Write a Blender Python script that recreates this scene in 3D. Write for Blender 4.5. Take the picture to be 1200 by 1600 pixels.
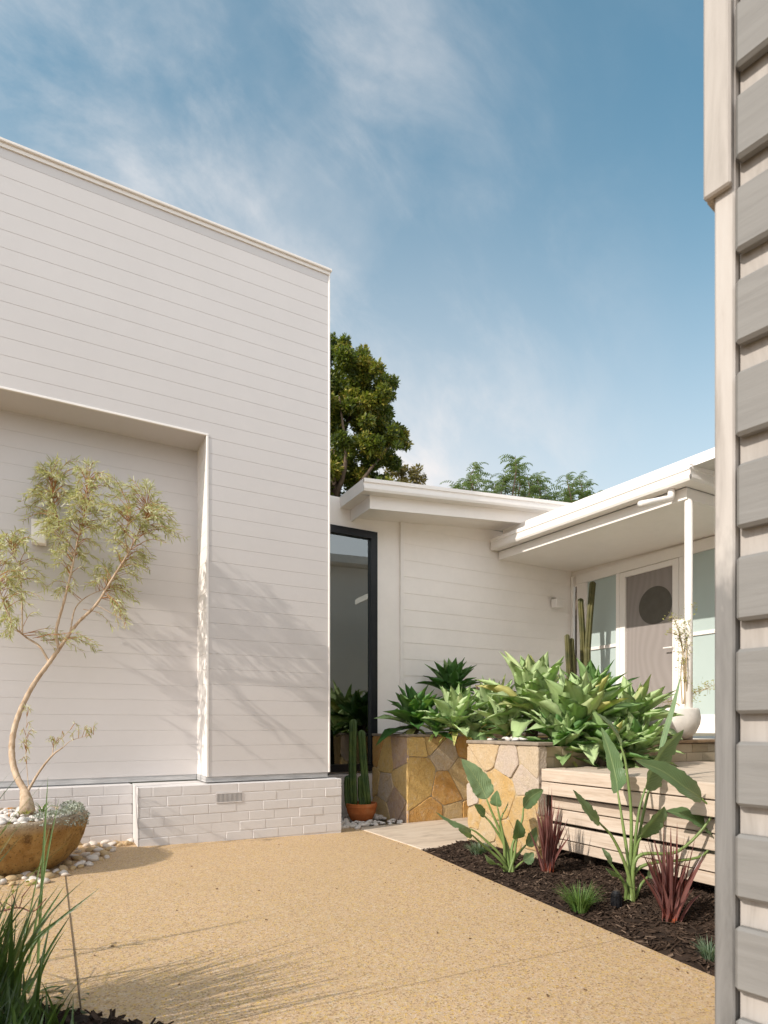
import bpy, math, random
import numpy as np
from mathutils import Vector, Matrix
for o in list(bpy.data.objects): bpy.data.objects.remove(o)
sc = bpy.context.scene
COL = sc.collection
R = math.radians
random.seed(7); RNG = np.random.default_rng(7)

# ------------------------------------------------------------------ camera
# world X runs along the facades (right and away), world Y into the house, Z up
CAMH, F, HY = 1.03, 947.5, 1135.0            # eye height; focal length and horizon in photograph pixels
CA, SA = 0.8747, 0.4847
cam = bpy.data.cameras.new('camera'); camo = bpy.data.objects.new('camera', cam); COL.objects.link(camo)
cam.sensor_fit = 'HORIZONTAL'; cam.sensor_width = 36.0; cam.lens = F / 1200 * 36
cam.shift_y = (HY - 800) / 1200; cam.clip_start = 0.05; cam.clip_end = 2000
camo.location = (0, 0, CAMH); camo.rotation_euler = (R(90), 0, -math.atan2(SA, CA))
cam.dof.use_dof = True; cam.dof.focus_distance = 5.6; cam.dof.aperture_fstop = 8.0
sc.camera = camo

# ------------------------------------------------------------------ light
SUN_AZ, SUN_EL = R(10.0), R(33.5)            # the light travels along +X, turned 10 degrees into the facade
sd = Vector((math.cos(SUN_AZ) * math.cos(SUN_EL), math.sin(SUN_AZ) * math.cos(SUN_EL), -math.sin(SUN_EL)))
sun = bpy.data.lights.new('sun', 'SUN'); sun.energy = 3.0; sun.angle = R(0.5); sun.color = (1.0, 0.92, 0.83)
suno = bpy.data.objects.new('sun', sun); COL.objects.link(suno)
suno.rotation_euler = sd.to_track_quat('-Z', 'Y').to_euler(); suno.location = (-8, -2, 9)
sc.view_settings.view_transform = 'Standard'; sc.view_settings.look = 'None'
sc.view_settings.gamma = 1.0; sc.view_settings.use_curve_mapping = False
sc.view_settings.exposure = 0.62
sc.render.engine = 'CYCLES'
sc.cycles.use_denoising = True; sc.cycles.max_bounces = 12; sc.cycles.diffuse_bounces = 8
sc.cycles.transparent_max_bounces = 8

W = bpy.data.worlds.new('World'); sc.world = W; W.use_nodes = True
nt = W.node_tree; N = nt.nodes; L = nt.links
for n in list(N): N.remove(n)
out = N.new('ShaderNodeOutputWorld'); bg = N.new('ShaderNodeBackground')
sky = N.new('ShaderNodeTexSky'); sky.sky_type = 'NISHITA'; sky.sun_disc = False
sky.sun_elevation = SUN_EL; sky.sun_rotation = math.atan2(-sd.x, -sd.y)
sky.air_density = 1.0; sky.dust_density = 1.2; sky.ozone_density = 1.6
bg.inputs['Strength'].default_value = 0.15
tc = N.new('ShaderNodeTexCoord')
def wmap(rot, scale):
    m = N.new('ShaderNodeMapping'); m.inputs['Rotation'].default_value = rot; m.inputs['Scale'].default_value = scale
    L.new(tc.outputs['Generated'], m.inputs['Vector']); return m
def wnoise(m, scale, detail, rough, dist):
    n = N.new('ShaderNodeTexNoise'); n.inputs['Scale'].default_value = scale; n.inputs['Detail'].default_value = detail
    n.inputs['Roughness'].default_value = rough; n.inputs['Distortion'].default_value = dist
    L.new(m.outputs[0], n.inputs['Vector']); return n
def wmath(op, a, b):
    m = N.new('ShaderNodeMath'); m.operation = op; m.use_clamp = True
    for i, v in enumerate((a, b)):
        if isinstance(v, (int, float)): m.inputs[i].default_value = v
        else: L.new(v, m.inputs[i])
    return m.outputs[0]
def wramp(s, a, b):
    r = N.new('ShaderNodeMapRange'); r.clamp = True; r.inputs['From Min'].default_value = a; r.inputs['From Max'].default_value = b
    r.interpolation_type = 'SMOOTHSTEP'; L.new(s, r.inputs['Value']); return r.outputs['Result']
n1 = wnoise(wmap((0.3, 0.5, 0.9), (1.0, 1.0, 1.0)), 2.6, 9, 0.56, 0.15)       # broad veils
n2 = wnoise(wmap((0.1, 0.7, -0.5), (1.0, 2.2, 1.2)), 4.2, 10, 0.6, 0.3)     # wisps
veil = wramp(n1.outputs['Fac'], 0.38, 0.75)
wisp = wramp(n2.outputs['Fac'], 0.40, 0.82)
# the veils lie over the garage and to the left of the house; the sky to the right is clear
dotn = N.new('ShaderNodeVectorMath'); dotn.operation = 'DOT_PRODUCT'; L.new(tc.outputs['Generated'], dotn.inputs[0])
dotn.inputs[1].default_value = (CA, -SA, 0.0)
side = wmath('MULTIPLY', wramp(dotn.outputs['Value'], 0.32, -0.20), 0.76)
sep = N.new('ShaderNodeSeparateXYZ'); L.new(tc.outputs['Generated'], sep.inputs[0])
low = wramp(sep.outputs['Z'], 0.72, 0.10)
cl = wmath('MULTIPLY', wmath('ADD', wmath('MULTIPLY', veil, 0.60), wmath('MULTIPLY', wisp, 0.80)), side)
high = wramp(sep.outputs['Z'], 0.98, 0.25); left_ = wramp(dotn.outputs['Value'], 0.45, 0.02)
bank = wmath('MULTIPLY', wmath('MULTIPLY', high, left_), wmath('ADD', wmath('MULTIPLY', wisp, 0.55), 0.28))
cl = wmath('ADD', wmath('MAXIMUM', wmath('ADD', wmath('MULTIPLY', cl, 0.9), wmath('MULTIPLY', side, 0.10)), bank), wmath('MULTIPLY', low, 0.78))
mixc = N.new('ShaderNodeMix'); mixc.data_type = 'RGBA'
# unseen bright haze added behind the camera to fill the shaded walls
dotb = N.new('ShaderNodeVectorMath'); dotb.operation = 'DOT_PRODUCT'; L.new(tc.outputs['Generated'], dotb.inputs[0])
dotb.inputs[1].default_value = (SA, CA, 0.0)
back = wramp(dotb.outputs['Value'], 0.25, -0.45)
cl = wmath('MAXIMUM', cl, wmath('MULTIPLY', back, wmath('ADD', wmath('MULTIPLY', n1.outputs['Fac'], 0.9), 0.35)))
tintn = N.new('ShaderNodeMix'); tintn.data_type = 'RGBA'; tintn.blend_type = 'MULTIPLY'; tintn.inputs[0].default_value = 1.0
L.new(sky.outputs[0], tintn.inputs[6]); tintn.inputs[7].default_value = (0.68, 1.0, 0.85, 1)
L.new(cl, mixc.inputs[0]); L.new(tintn.outputs[2], mixc.inputs[6]); 
skyb = N.new('ShaderNodeMix'); skyb.data_type = 'RGBA'; L.new(back, skyb.inputs[0]); skyb.inputs[6].default_value = (3.95, 3.85, 3.85, 1); skyb.inputs[7].default_value = (7.2, 7.2, 7.5, 1)
L.new(skyb.outputs[2], mixc.inputs[7])
L.new(mixc.outputs[2], bg.inputs['Color']); L.new(bg.outputs[0], out.inputs[0])

# ------------------------------------------------------------------ helpers
def ray(px, py):
    r = (px - 600) / F
    return Vector((CA * r + SA, CA - SA * r, (HY - py) / F))
CAMP = Vector((0, 0, CAMH))
def at_t(px, py, t): return CAMP + ray(px, py) * t          # t metres ahead of the camera
def at_y(px, py, Y): d = ray(px, py); return CAMP + d * (Y / d.y)
def at_x(px, py, X): d = ray(px, py); return CAMP + d * (X / d.x)
def gz(x, y): return 0.02 - 0.022 * (max(-1.5, min(x, 4.0)) - 0.667)
def on_ground(px, py):
    d = ray(px, py); t = 3.0
    for _ in range(12):
        p = CAMP + d * t; t = (gz(p.x, p.y) - CAMH) / d.z
    return CAMP + d * t

class MB:
    def __init__(s): s.v = []; s.f = []; s.t = []; s.tint = 0.5
    def add(s, vs, fs, tint=None):
        b = len(s.v); s.v += [tuple(q) for q in vs]; s.f += [tuple(i + b for i in f) for f in fs]
        s.t += [s.tint if tint is None else tint] * len(fs)
    def quad(s, a, b, c, d, tint=None): s.add([a, b, c, d], [(0, 1, 2, 3)], tint)
    def box(s, x0, y0, z0, x1, y1, z1, tint=None):
        v = [(x, y, z) for z in (z0, z1) for y in (y0, y1) for x in (x0, x1)]
        s.add(v, [(0, 2, 3, 1), (4, 5, 7, 6), (0, 1, 5, 4), (2, 6, 7, 3), (0, 4, 6, 2), (1, 3, 7, 5)], tint)
    def bbox(s, x0, y0, z0, x1, y1, z1, b=0.004, tint=None):   # box with chamfered edges
        cs = []
        lo = (x0, y0, z0); hi = (x1, y1, z1)
        v = []; idx = {}
        for sx in (0, 1):
            for sy in (0, 1):
                for sz in (0, 1):
                    c = [(lo, hi)[q][k] for k, q in enumerate((sx, sy, sz))]
                    sg = [(1, -1)[q] for q in (sx, sy, sz)]
                    for ax in range(3):
                        p = list(c)
                        for k in range(3):
                            if k != ax: p[k] += sg[k] * b
                        idx[(sx, sy, sz, ax)] = len(v); v.append(p)
        f = []
        for ax in range(3):
            o1, o2 = [k for k in range(3) if k != ax]
            for sgn in (0, 1):
                q = []
                for a, bb in ((0, 0), (1, 0), (1, 1), (0, 1)):
                    k = [0, 0, 0]; k[ax] = sgn; k[o1] = a; k[o2] = bb
                    q.append(idx[tuple(k) + (ax,)])
                f.append(q)
        for ax in range(3):
            o1, o2 = [k for k in range(3) if k != ax]
            for a in (0, 1):
                for bb in (0, 1):
                    k0 = [0, 0, 0]; k0[o1] = a; k0[o2] = bb; k1 = list(k0); k1[ax] = 1
                    f.append([idx[tuple(k0) + (o1,)], idx[tuple(k1) + (o1,)], idx[tuple(k1) + (o2,)], idx[tuple(k0) + (o2,)]])
        for sx in (0, 1):
            for sy in (0, 1):
                for sz in (0, 1):
                    f.append([idx[(sx, sy, sz, k)] for k in range(3)])
        s.add(v, f, tint)
    def tube(s, pts, rad, n=8, tint=None, cap=True, ridges=0, rd=0.0):
        pts = [Vector(p) for p in pts]; m = len(pts)
        if isinstance(rad, (int, float)): rad = [rad] * m
        d0 = (pts[1] - pts[0]).normalized()
        u = d0.orthogonal().normalized(); v = []; f = []
        for i in range(m):
            d = (pts[min(i + 1, m - 1)] - pts[max(i - 1, 0)]).normalized()
            u = (u - d * u.dot(d)).normalized(); w = d.cross(u)
            for k in range(n):
                a = 2 * math.pi * k / n
                rr = rad[i] * (1 + (rd * math.cos(ridges * a) if ridges else 0))
                v.append(pts[i] + (u * math.cos(a) + w * math.sin(a)) * rr)
        for i in range(m - 1):
            for k in range(n):
                f.append((i * n + k, i * n + (k + 1) % n, (i + 1) * n + (k + 1) % n, (i + 1) * n + k))
        if cap:
            f.append(tuple(range(n - 1, -1, -1))); f.append(tuple((m - 1) * n + k for k in range(n)))
        s.add(v, f, tint)
    def lathe(s, prof, c=(0, 0, 0), n=48, wob=None, tint=None):
        v = []; f = []; m = len(prof)
        for i, (r, z) in enumerate(prof):
            for k in range(n):
                a = 2 * math.pi * k / n
                rr = r * (wob(a, z) if wob else 1.0)
                v.append((c[0] + rr * math.cos(a), c[1] + rr * math.sin(a), c[2] + z))
        for i in range(m - 1):
            for k in range(n):
                f.append((i * n + k, i * n + (k + 1) % n, (i + 1) * n + (k + 1) % n, (i + 1) * n + k))
        f.append(tuple(range(n - 1, -1, -1))); f.append(tuple((m - 1) * n + k for k in range(n)))
        s.add(v, f, tint)
    def extrude(s, prof, p0, p1, nrm, tint=None, close=False):  # prof: (out, z) polyline, swept from p0 to p1
        a = [(p0[0] + nrm[0] * o, p0[1] + nrm[1] * o, z) for o, z in prof]
        b = [(p1[0] + nrm[0] * o, p1[1] + nrm[1] * o, z + (p1[2] - p0[2] if len(p0) > 2 else 0)) for o, z in prof]
        m = len(prof); v = a + b
        f = [(i, i + 1, m + i + 1, m + i) for i in range(m - 1)]
        if close: f += [(m - 1, 0, m, 2 * m - 1), tuple(range(m - 1, -1, -1)), tuple(range(m, 2 * m))]
        s.add(v, f, tint)
    def ribbon(s, pts, widths, side, fold=0.0, tint=None):     # leaf blade: three verts per row, folded along the midrib
        pts = [Vector(p) for p in pts]; m = len(pts); v = []; f = []
        for i in range(m):
            d = (pts[min(i + 1, m - 1)] - pts[max(i - 1, 0)]).normalized()
            sd_ = (side - d * side.dot(d))
            if sd_.length < 1e-6: sd_ = d.orthogonal()
            sd_.normalize(); up = sd_.cross(d)
            h = widths[i] * 0.5
            v += [pts[i] - sd_ * h + up * h * fold, pts[i], pts[i] + sd_ * h + up * h * fold]
        for i in range(m - 1):
            b = i * 3
            f += [(b, b + 1, b + 4, b + 3), (b + 1, b + 2, b + 5, b + 4)]
        s.add(v, f, tint)
    def build(s, name, mat, parent=None, smooth=False, loc=None):
        me = bpy.data.meshes.new(name)
        v = np.array(s.v, dtype=float).reshape(-1, 3)
        if parent is not None: o0 = np.array(parent_world(parent))
        elif loc is not None: o0 = np.array(loc)
        else: o0 = np.array([(v[:, 0].min() + v[:, 0].max()) / 2, (v[:, 1].min() + v[:, 1].max()) / 2, v[:, 2].min()])
        if loc is not None: o0 = np.array(loc)
        me.from_pydata([tuple(q) for q in (v - o0)], [], s.f); me.update()
        at = me.attributes.new('tint', 'FLOAT', 'FACE'); at.data.foreach_set('value', np.array(s.t, dtype=np.float32))
        if smooth: me.polygons.foreach_set('use_smooth', [True] * len(me.polygons))
        if mat: me.materials.append(mat)
        o = bpy.data.objects.new(name, me); COL.objects.link(o)
        if parent is not None:
            o.parent = parent; o.location = Vector(o0) - Vector(parent_world(parent))
        else: o.location = o0
        WL[o.name] = Vector(o0)
        return o
WL = {}
def parent_world(p): return WL[p.name]
def empty(name, loc):
    o = bpy.data.objects.new(name, None); COL.objects.link(o); o.location = loc; o.empty_display_size = 0.2
    WL[o.name] = Vector(loc); return o
def tag(o, label, cat, group=None, kind=None):
    o['label'] = label; o['category'] = cat
    if group: o['group'] = group
    if kind: o['kind'] = kind
    return o
def thing(name, loc, label, cat, group=None): return tag(empty(name, loc), label, cat, group)
def kind(o, k): o['kind'] = k; return o
def dedupe_normals(o):
    import bmesh
    bm = bmesh.new(); bm.from_mesh(o.data); bmesh.ops.recalc_face_normals(bm, faces=bm.faces); bm.to_mesh(o.data); bm.free(); return o
def rot_about(v, axis, a): return Matrix.Rotation(a, 3, axis) @ v

# ------------------------------------------------------------------ materials
class M:
    def __init__(s, name, rough=0.6, spec=0.3):
        s.m = bpy.data.materials.new(name); s.m.use_nodes = True; s.nt = s.m.node_tree; s.N = s.nt.nodes; s.L = s.nt.links
        s.b = s.N['Principled BSDF']; s.b.inputs['Roughness'].default_value = rough; s.b.inputs['Specular IOR Level'].default_value = spec
        s.tc = s.N.new('ShaderNodeTexCoord'); s.geo = s.N.new('ShaderNodeNewGeometry')
        s.pos = s.geo.outputs['Position']
    def set(s, sock, v):
        i = s.b.inputs[sock]
        if hasattr(v, 'links') or hasattr(v, 'is_output'): s.L.new(v, i)
        else: i.default_value = v
    def _in(s, i, v):
        if v is None: return
        if hasattr(v, 'is_output'): s.L.new(v, i)
        elif isinstance(v, (tuple, list)) and len(v) == 3 and i.type == 'RGBA': i.default_value = (*v, 1)
        else: i.default_value = v
    def noise(s, scale, detail=4, rough=0.55, vec=None, dist=0.0, out='Fac'):
        n = s.N.new('ShaderNodeTexNoise'); n.inputs['Scale'].default_value = scale; n.inputs['Detail'].default_value = detail
        n.inputs['Roughness'].default_value = rough; n.inputs['Distortion'].default_value = dist
        s.L.new(vec or s.pos, n.inputs['Vector']); return n.outputs[out]
    def voronoi(s, scale, vec=None, feature='F1', rnd=1.0):
        n = s.N.new('ShaderNodeTexVoronoi'); n.feature = feature; n.inputs['Scale'].default_value = scale
        n.inputs['Randomness'].default_value = rnd
        s.L.new(vec or s.pos, n.inputs['Vector']); return n
    def mapping(s, scale=(1, 1, 1), rot=(0, 0, 0), vec=None):
        n = s.N.new('ShaderNodeMapping'); n.inputs['Scale'].default_value = scale; n.inputs['Rotation'].default_value = rot
        s.L.new(vec or s.pos, n.inputs['Vector']); return n.outputs[0]
    def math(s, op, a, b=0.0, clamp=False):
        n = s.N.new('ShaderNodeMath'); n.operation = op; n.use_clamp = clamp; s._in(n.inputs[0], a); s._in(n.inputs[1], b); return n.outputs[0]
    def vadd(s, a, b, k):
        m = s.N.new('ShaderNodeVectorMath'); m.operation = 'MULTIPLY_ADD'; s.L.new(b, m.inputs[0]); m.inputs[1].default_value = (k, k, k); s.L.new(a, m.inputs[2]); return m.outputs[0]
    def ramp(s, fac, stops, const=False):
        n = s.N.new('ShaderNodeValToRGB'); cr = n.color_ramp
        if const: cr.interpolation = 'CONSTANT'
        while len(cr.elements) < len(stops): cr.elements.new(0.5)
        for e, (p, c) in zip(cr.elements, stops): e.position = p; e.color = (*c, 1)
        s._in(n.inputs[0], fac); return n.outputs[0]
    def range(s, v, a, b, c=0.0, d=1.0):
        n = s.N.new('ShaderNodeMapRange'); n.clamp = True
        for k, q in zip(('From Min', 'From Max', 'To Min', 'To Max'), (a, b, c, d)): n.inputs[k].default_value = q
        s._in(n.inputs['Value'], v); return n.outputs['Result']
    def mix(s, fac, a, b, blend='MIX'):
        n = s.N.new('ShaderNodeMix'); n.data_type = 'RGBA'; n.blend_type = blend
        s._in(n.inputs[0], fac); s._in(n.inputs[6], a); s._in(n.inputs[7], b); return n.outputs[2]
    def tint(s):
        n = s.N.new('ShaderNodeAttribute'); n.attribute_name = 'tint'; return n.outputs['Fac']
    def bump(s, h, strength=0.3, dist=0.01):
        n = s.N.new('ShaderNodeBump'); n.inputs['Strength'].default_value = strength; n.inputs['Distance'].default_value = dist
        s.L.new(h, n.inputs['Height']); s.L.new(n.outputs[0], s.b.inputs['Normal']); return n
    def translucent(s, col, fac):
        t = s.N.new('ShaderNodeBsdfTranslucent'); s._in(t.inputs['Color'], col)
        mx = s.N.new('ShaderNodeMixShader'); mx.inputs[0].default_value = fac
        o = s.N['Material Output']; s.L.new(s.b.outputs[0], mx.inputs[1]); s.L.new(t.outputs[0], mx.inputs[2]); s.L.new(mx.outputs[0], o.inputs[0])

def paint(name, col=(0.80, 0.77, 0.72), rough=0.45, wear=0.05, bumps=0.04):
    m = M(name, rough, 0.35)
    n = m.noise(1.7, 6, 0.6); n2 = m.noise(14, 5, 0.6)
    dark = tuple(c * (1 - wear * 2) for c in col)
    c = m.mix(m.range(m.math('ADD', m.math('MULTIPLY', n, 0.7), m.math('MULTIPLY', n2, 0.3)), 0.40, 0.62), dark, col)
    m.set('Base Color', c); m.bump(m.noise(60, 4, 0.6), bumps, 0.004); return m.m
def plain(name, col, rough=0.6, var=0.15, scale=12, bumps=0.1, metal=0.0):
    m = M(name, rough); n = m.noise(scale, 5, 0.6)
    m.set('Base Color', m.mix(m.range(n, 0.3, 0.7), tuple(c * (1 - var) for c in col), tuple(min(1, c * (1 + var)) for c in col)))
    m.bump(n, bumps, 0.005); m.b.inputs['Metallic'].default_value = metal; return m.m
def leafmat(name, stops, rough=0.45, trans=0.25, transcol=(0.25, 0.4, 0.05), var=0.25, scale=20, spec=0.4, stripe=None):
    m = M(name, rough, spec)
    c = m.ramp(m.tint(), stops)
    n = m.noise(scale, 3, 0.5)
    c = m.mix(m.range(n, 0.3, 0.7, 0, var), c, (0.02, 0.03, 0.01), 'MIX')
    m.set('Base Color', c)
    m.bump(n, 0.1, 0.004)
    m.translucent(transcol, trans); return m.m

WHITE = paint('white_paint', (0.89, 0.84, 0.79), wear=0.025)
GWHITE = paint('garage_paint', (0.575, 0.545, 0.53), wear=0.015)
WHITE2 = paint('white_trim_paint', (0.85, 0.805, 0.76), 0.4, 0.02)
WHITEB = paint('white_brick_paint', (0.64, 0.61, 0.595), 0.5, 0.03, 0.3)
def mk_flash():
    m = M('galvanised_flashing', 0.45, 0.4); n = m.noise(9, 6, 0.65, m.mapping((0.6, 0.6, 6)))
    m.set('Base Color', m.ramp(n, [(0.35, (0.34, 0.335, 0.33)), (0.55, (0.45, 0.445, 0.44)), (0.72, (0.56, 0.55, 0.54))])); return m.m
FLASH = mk_flash()
BLACK = plain('black_frame_paint', (0.012, 0.013, 0.016), 0.35, 0.1)
def mk_drive():
    m = M('exposed_aggregate', 0.75, 0.25)
    v = m.voronoi(155); v2 = m.voronoi(60)
    sx = m.N.new('ShaderNodeSeparateColor'); m.L.new(v.outputs['Color'], sx.inputs[0])
    c = m.ramp(sx.outputs[0], [(0.0, (0.209, 0.122, 0.058)), (0.12, (0.484, 0.338, 0.194)), (0.35, (0.532, 0.368, 0.216)), (0.52, (0.597, 0.384, 0.080)), (0.60, (0.532, 0.391, 0.274)), (0.82, (0.612, 0.482, 0.374)), (0.93, (0.129, 0.084, 0.050)), (0.97, (0.484, 0.353, 0.187))], True)
    sx2 = m.N.new('ShaderNodeSeparateColor'); m.L.new(v2.outputs['Color'], sx2.inputs[0])
    c2 = m.ramp(sx2.outputs[1], [(0, (0.516, 0.346, 0.194)), (0.55, (0.564, 0.399, 0.158)), (0.72, (0.484, 0.338, 0.216)), (0.9, (0.564, 0.460, 0.316))], True)
    c = m.mix(0.36, c, c2)
    big = m.noise(1.1, 5, 0.6)
    c = m.mix(m.range(big, 0.35, 0.68, 0.0, 0.28), c, (0.403, 0.284, 0.152))
    med = m.noise(26, 3, 0.6)
    c = m.mix(m.range(med, 0.5, 0.75, 0, 0.25), c, (0.339, 0.238, 0.130))
    m.set('Base Color', c)
    m.bump(v.outputs['Distance'], 0.5, 0.003); return m.m
DRIVE = mk_drive()
def mk_flag(name, stops, patch, rust):
    m = M(name, 0.72, 0.3)
    c = m.ramp(m.tint(), stops, True)
    n = m.noise(6, 8, 0.68, dist=0.8); n2 = m.noise(55, 6, 0.68); n3 = m.noise(10, 7, 0.7, dist=1.6)
    c = m.mix(m.range(n, 0.42, 0.66, 0, 0.55), c, patch)
    c = m.mix(m.range(n3, 0.54, 0.70, 0, rust), c, (0.34, 0.15, 0.035))
    c = m.mix(m.range(m.noise(15, 6, .7), 0.52, 0.72, 0, .4), c, (0.60, 0.52, 0.42))
    c = m.mix(m.range(n2, 0.45, 0.70, 0, 0.4), c, tuple(q * .45 for q in patch))
    m.set('Base Color', c); m.bump(m.math('ADD', n, m.math('MULTIPLY', n2, 0.4)), 0.9, 0.022); return m.m
STONE = mk_flag('golden_sandstone', [(0, (0.58, 0.38, 0.13)), (0.18, (0.52, 0.38, 0.20)), (0.36, (0.42, 0.30, 0.24)), (0.48, (0.62, 0.43, 0.16)), (0.62, (0.52, 0.27, 0.075)), (0.72, (0.50, 0.41, 0.32)), (0.82, (0.60, 0.42, 0.18)), (0.92, (0.40, 0.28, 0.22))], (0.58, 0.39, 0.16), 0.5)
STONEP = mk_flag('pale_sandstone', [(0, (0.52, 0.38, 0.22)), (0.25, (0.49, 0.40, 0.33)), (0.42, (0.53, 0.39, 0.22)), (0.58, (0.50, 0.42, 0.35)), (0.74, (0.50, 0.32, 0.12)), (0.85, (0.50, 0.40, 0.29))], (0.53, 0.42, 0.28), 0.16)
STMORT = plain('sandy_mortar', (0.40, 0.32, 0.21), 0.9, 0.2, 40, 0.4)
def flagging(mb, origin, ux, nrm, w, h, size, seed, gap=0.009, proud=0.016):
    """irregular flat stones set with open joints over a rectangle: origin + a*ux + b*z, standing proud along nrm"""
    rn = random.Random(seed); pts = []; o = Vector(origin); ux = Vector(ux); nn = Vector(nrm)
    for _ in range(4000):
        p = (rn.uniform(0, w), rn.uniform(0, h))
        if all(((p[0] - q[0]) ** 2 + ((p[1] - q[1]) * .92) ** 2) > (size * q[2]) ** 2 for q in pts): pts.append((p[0], p[1], rn.uniform(.62, 1.25)))
    for i, (x, y, k) in enumerate(pts):
        poly = [(0, 0), (w, 0), (w, h), (0, h)]
        for j, (a, b, k2) in enumerate(pts):
            if i == j: continue
            dx, dy = a - x, b - y; d = math.hypot(dx, dy)
            if d > size * 4: continue
            lim = d * (k / (k + k2)) - gap * .5; new = []
            f = lambda q: ((q[0] - x) * dx + (q[1] - y) * dy) / d - lim
            for u in range(len(poly)):
                p, q = poly[u], poly[(u + 1) % len(poly)]; fp, fq = f(p), f(q)
                if fp <= 0: new.append(p)
                if fp * fq < 0: t = fp / (fp - fq); new.append((p[0] + (q[0] - p[0]) * t, p[1] + (q[1] - p[1]) * t))
            poly = new
            if len(poly) < 3: break
        if len(poly) < 3: continue
        ring = []
        for u in range(len(poly)):                 # split edges, round corners, roughen the outline
            p, q = poly[u], poly[(u + 1) % len(poly)]; L_ = math.hypot(q[0] - p[0], q[1] - p[1]); m = max(2, int(L_ / .03))
            for v in range(m):
                t = (v + .5) / m; e = .004 * rn.gauss(0, 1) if 0 < t < 1 else 0; px_, py_ = p[0] + (q[0] - p[0]) * t, p[1] + (q[1] - p[1]) * t
                ring.append((px_ - (q[1] - p[1]) / (L_ + 1e-6) * -e * .5, py_ + (q[0] - p[0]) / (L_ + 1e-6) * e * .5))
        cx = sum(p[0] for p in ring) / len(ring); cy = sum(p[1] for p in ring) / len(ring); m = len(ring); pr = proud * rn.uniform(.55, 1.15); tl = (rn.gauss(0, .02), rn.gauss(0, .02)); vs = []
        for sc_, dep in ((1.0, 0), (1.0, pr * .62), (.965, pr)):
            for (a, b) in ring:
                a2, b2 = cx + (a - cx) * sc_, cy + (b - cy) * sc_; dd = dep + (tl[0] * (a - cx) + tl[1] * (b - cy) if dep else 0)
                vs.append(o + ux * a2 + Vector((0, 0, b2)) + nn * dd)
        fs = [(r * m + u, r * m + (u + 1) % m, (r + 1) * m + (u + 1) % m, (r + 1) * m + u) for r in (0, 1) for u in range(m)] + [tuple(2 * m + u for u in range(m))]
        mb.add(vs, fs, rn.random())
CAPST = plain('slate_capping', (0.27, 0.22, 0.17), 0.7, 0.3, 9, 0.4)
PATH = None
def mk_path():
    m = M('sandstone_slab', 0.65, 0.3)
    n = m.noise(5, 7, 0.65, m.mapping((0.5, 1.6, 1)), 0.8)
    c = m.ramp(n, [(0.3, (0.40, 0.32, 0.25)), (0.5, (0.56, 0.46, 0.36)), (0.7, (0.62, 0.53, 0.44))])
    m.set('Base Color', c); m.bump(n, 0.3, 0.01); return m.m
PATH = mk_path()
def mk_wood(name, c0, c1, c2, scale=(40, 3, 40)):
    m = M(name, 0.65, 0.25)
    vec = m.mapping(scale); n = m.noise(1.0, 8, 0.65, vec, 0.7); big = m.noise(2.2, 4, 0.6)
    t = m.tint()
    c = m.ramp(n, [(0.28, c0), (0.5, c1), (0.75, c2)])
    c = m.mix(m.range(t, 0, 1, 0, 0.3), c, c0); c = m.mix(m.range(big, 0.45, 0.75, 0, 0.35), c, tuple(q * 0.75 for q in c1))
    m.set('Base Color', c); m.bump(n, 0.3, 0.004); return m.m
DECK = mk_wood('weathered_deck_timber', (0.40, 0.31, 0.23), (0.56, 0.46, 0.37), (0.66, 0.57, 0.48))
SOIL = plain('dark_soil', (0.025, 0.018, 0.013), 0.95, 0.4, 30, 0.8)
MULCH = None
def mk_tint(name, stops, rough=0.8, var=0.3, scale=40, bumps=0.3):
    m = M(name, rough, 0.25); c = m.ramp(m.tint(), stops); n = m.noise(scale, 5, 0.6)
    c = m.mix(m.range(n, 0.3, 0.7, 0, var), c, tuple(x * 0.55 for x in stops[len(stops) // 2][1]))
    m.set('Base Color', c); m.bump(n, bumps, 0.004); return m.m
MULCH = mk_tint('bark_chips', [(0, (0.020, 0.012, 0.008)), (0.5, (0.050, 0.031, 0.021)), (0.85, (0.085, 0.055, 0.038)), (1, (0.20, 0.14, 0.10))])
PEB = mk_tint('pebble_stone', [(0, (0.46, 0.32, 0.15)), (0.3, (0.52, 0.42, 0.31)), (0.6, (0.58, 0.50, 0.42)), (1, (0.66, 0.61, 0.56))], 0.5, 0.25, 25, 0.1)
CREAMB = mk_tint('cream_brick', [(0, (0.40, 0.31, 0.20)), (0.5, (0.48, 0.39, 0.27)), (1, (0.55, 0.46, 0.34))], 0.8, 0.2, 60, 0.3)
MORT = plain('cream_mortar', (0.36, 0.30, 0.22), 0.9, 0.15, 80, 0.3)
TERRA = None
def mk_terra():
    m = M('terracotta', 0.75, 0.2); n = m.noise(7, 6, 0.65); n2 = m.noise(2.5, 4, 0.6, m.mapping((1, 1, 4)))
    c = m.ramp(n, [(0.3, (0.36, 0.10, 0.03)), (0.55, (0.48, 0.15, 0.045)), (0.75, (0.52, 0.22, 0.09))])
    c = m.mix(m.range(n2, 0.55, 0.75, 0, 0.5), c, (0.55, 0.36, 0.24)); m.set('Base Color', c); m.bump(n, 0.2, 0.006); return m.m
TERRA = mk_terra()
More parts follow.
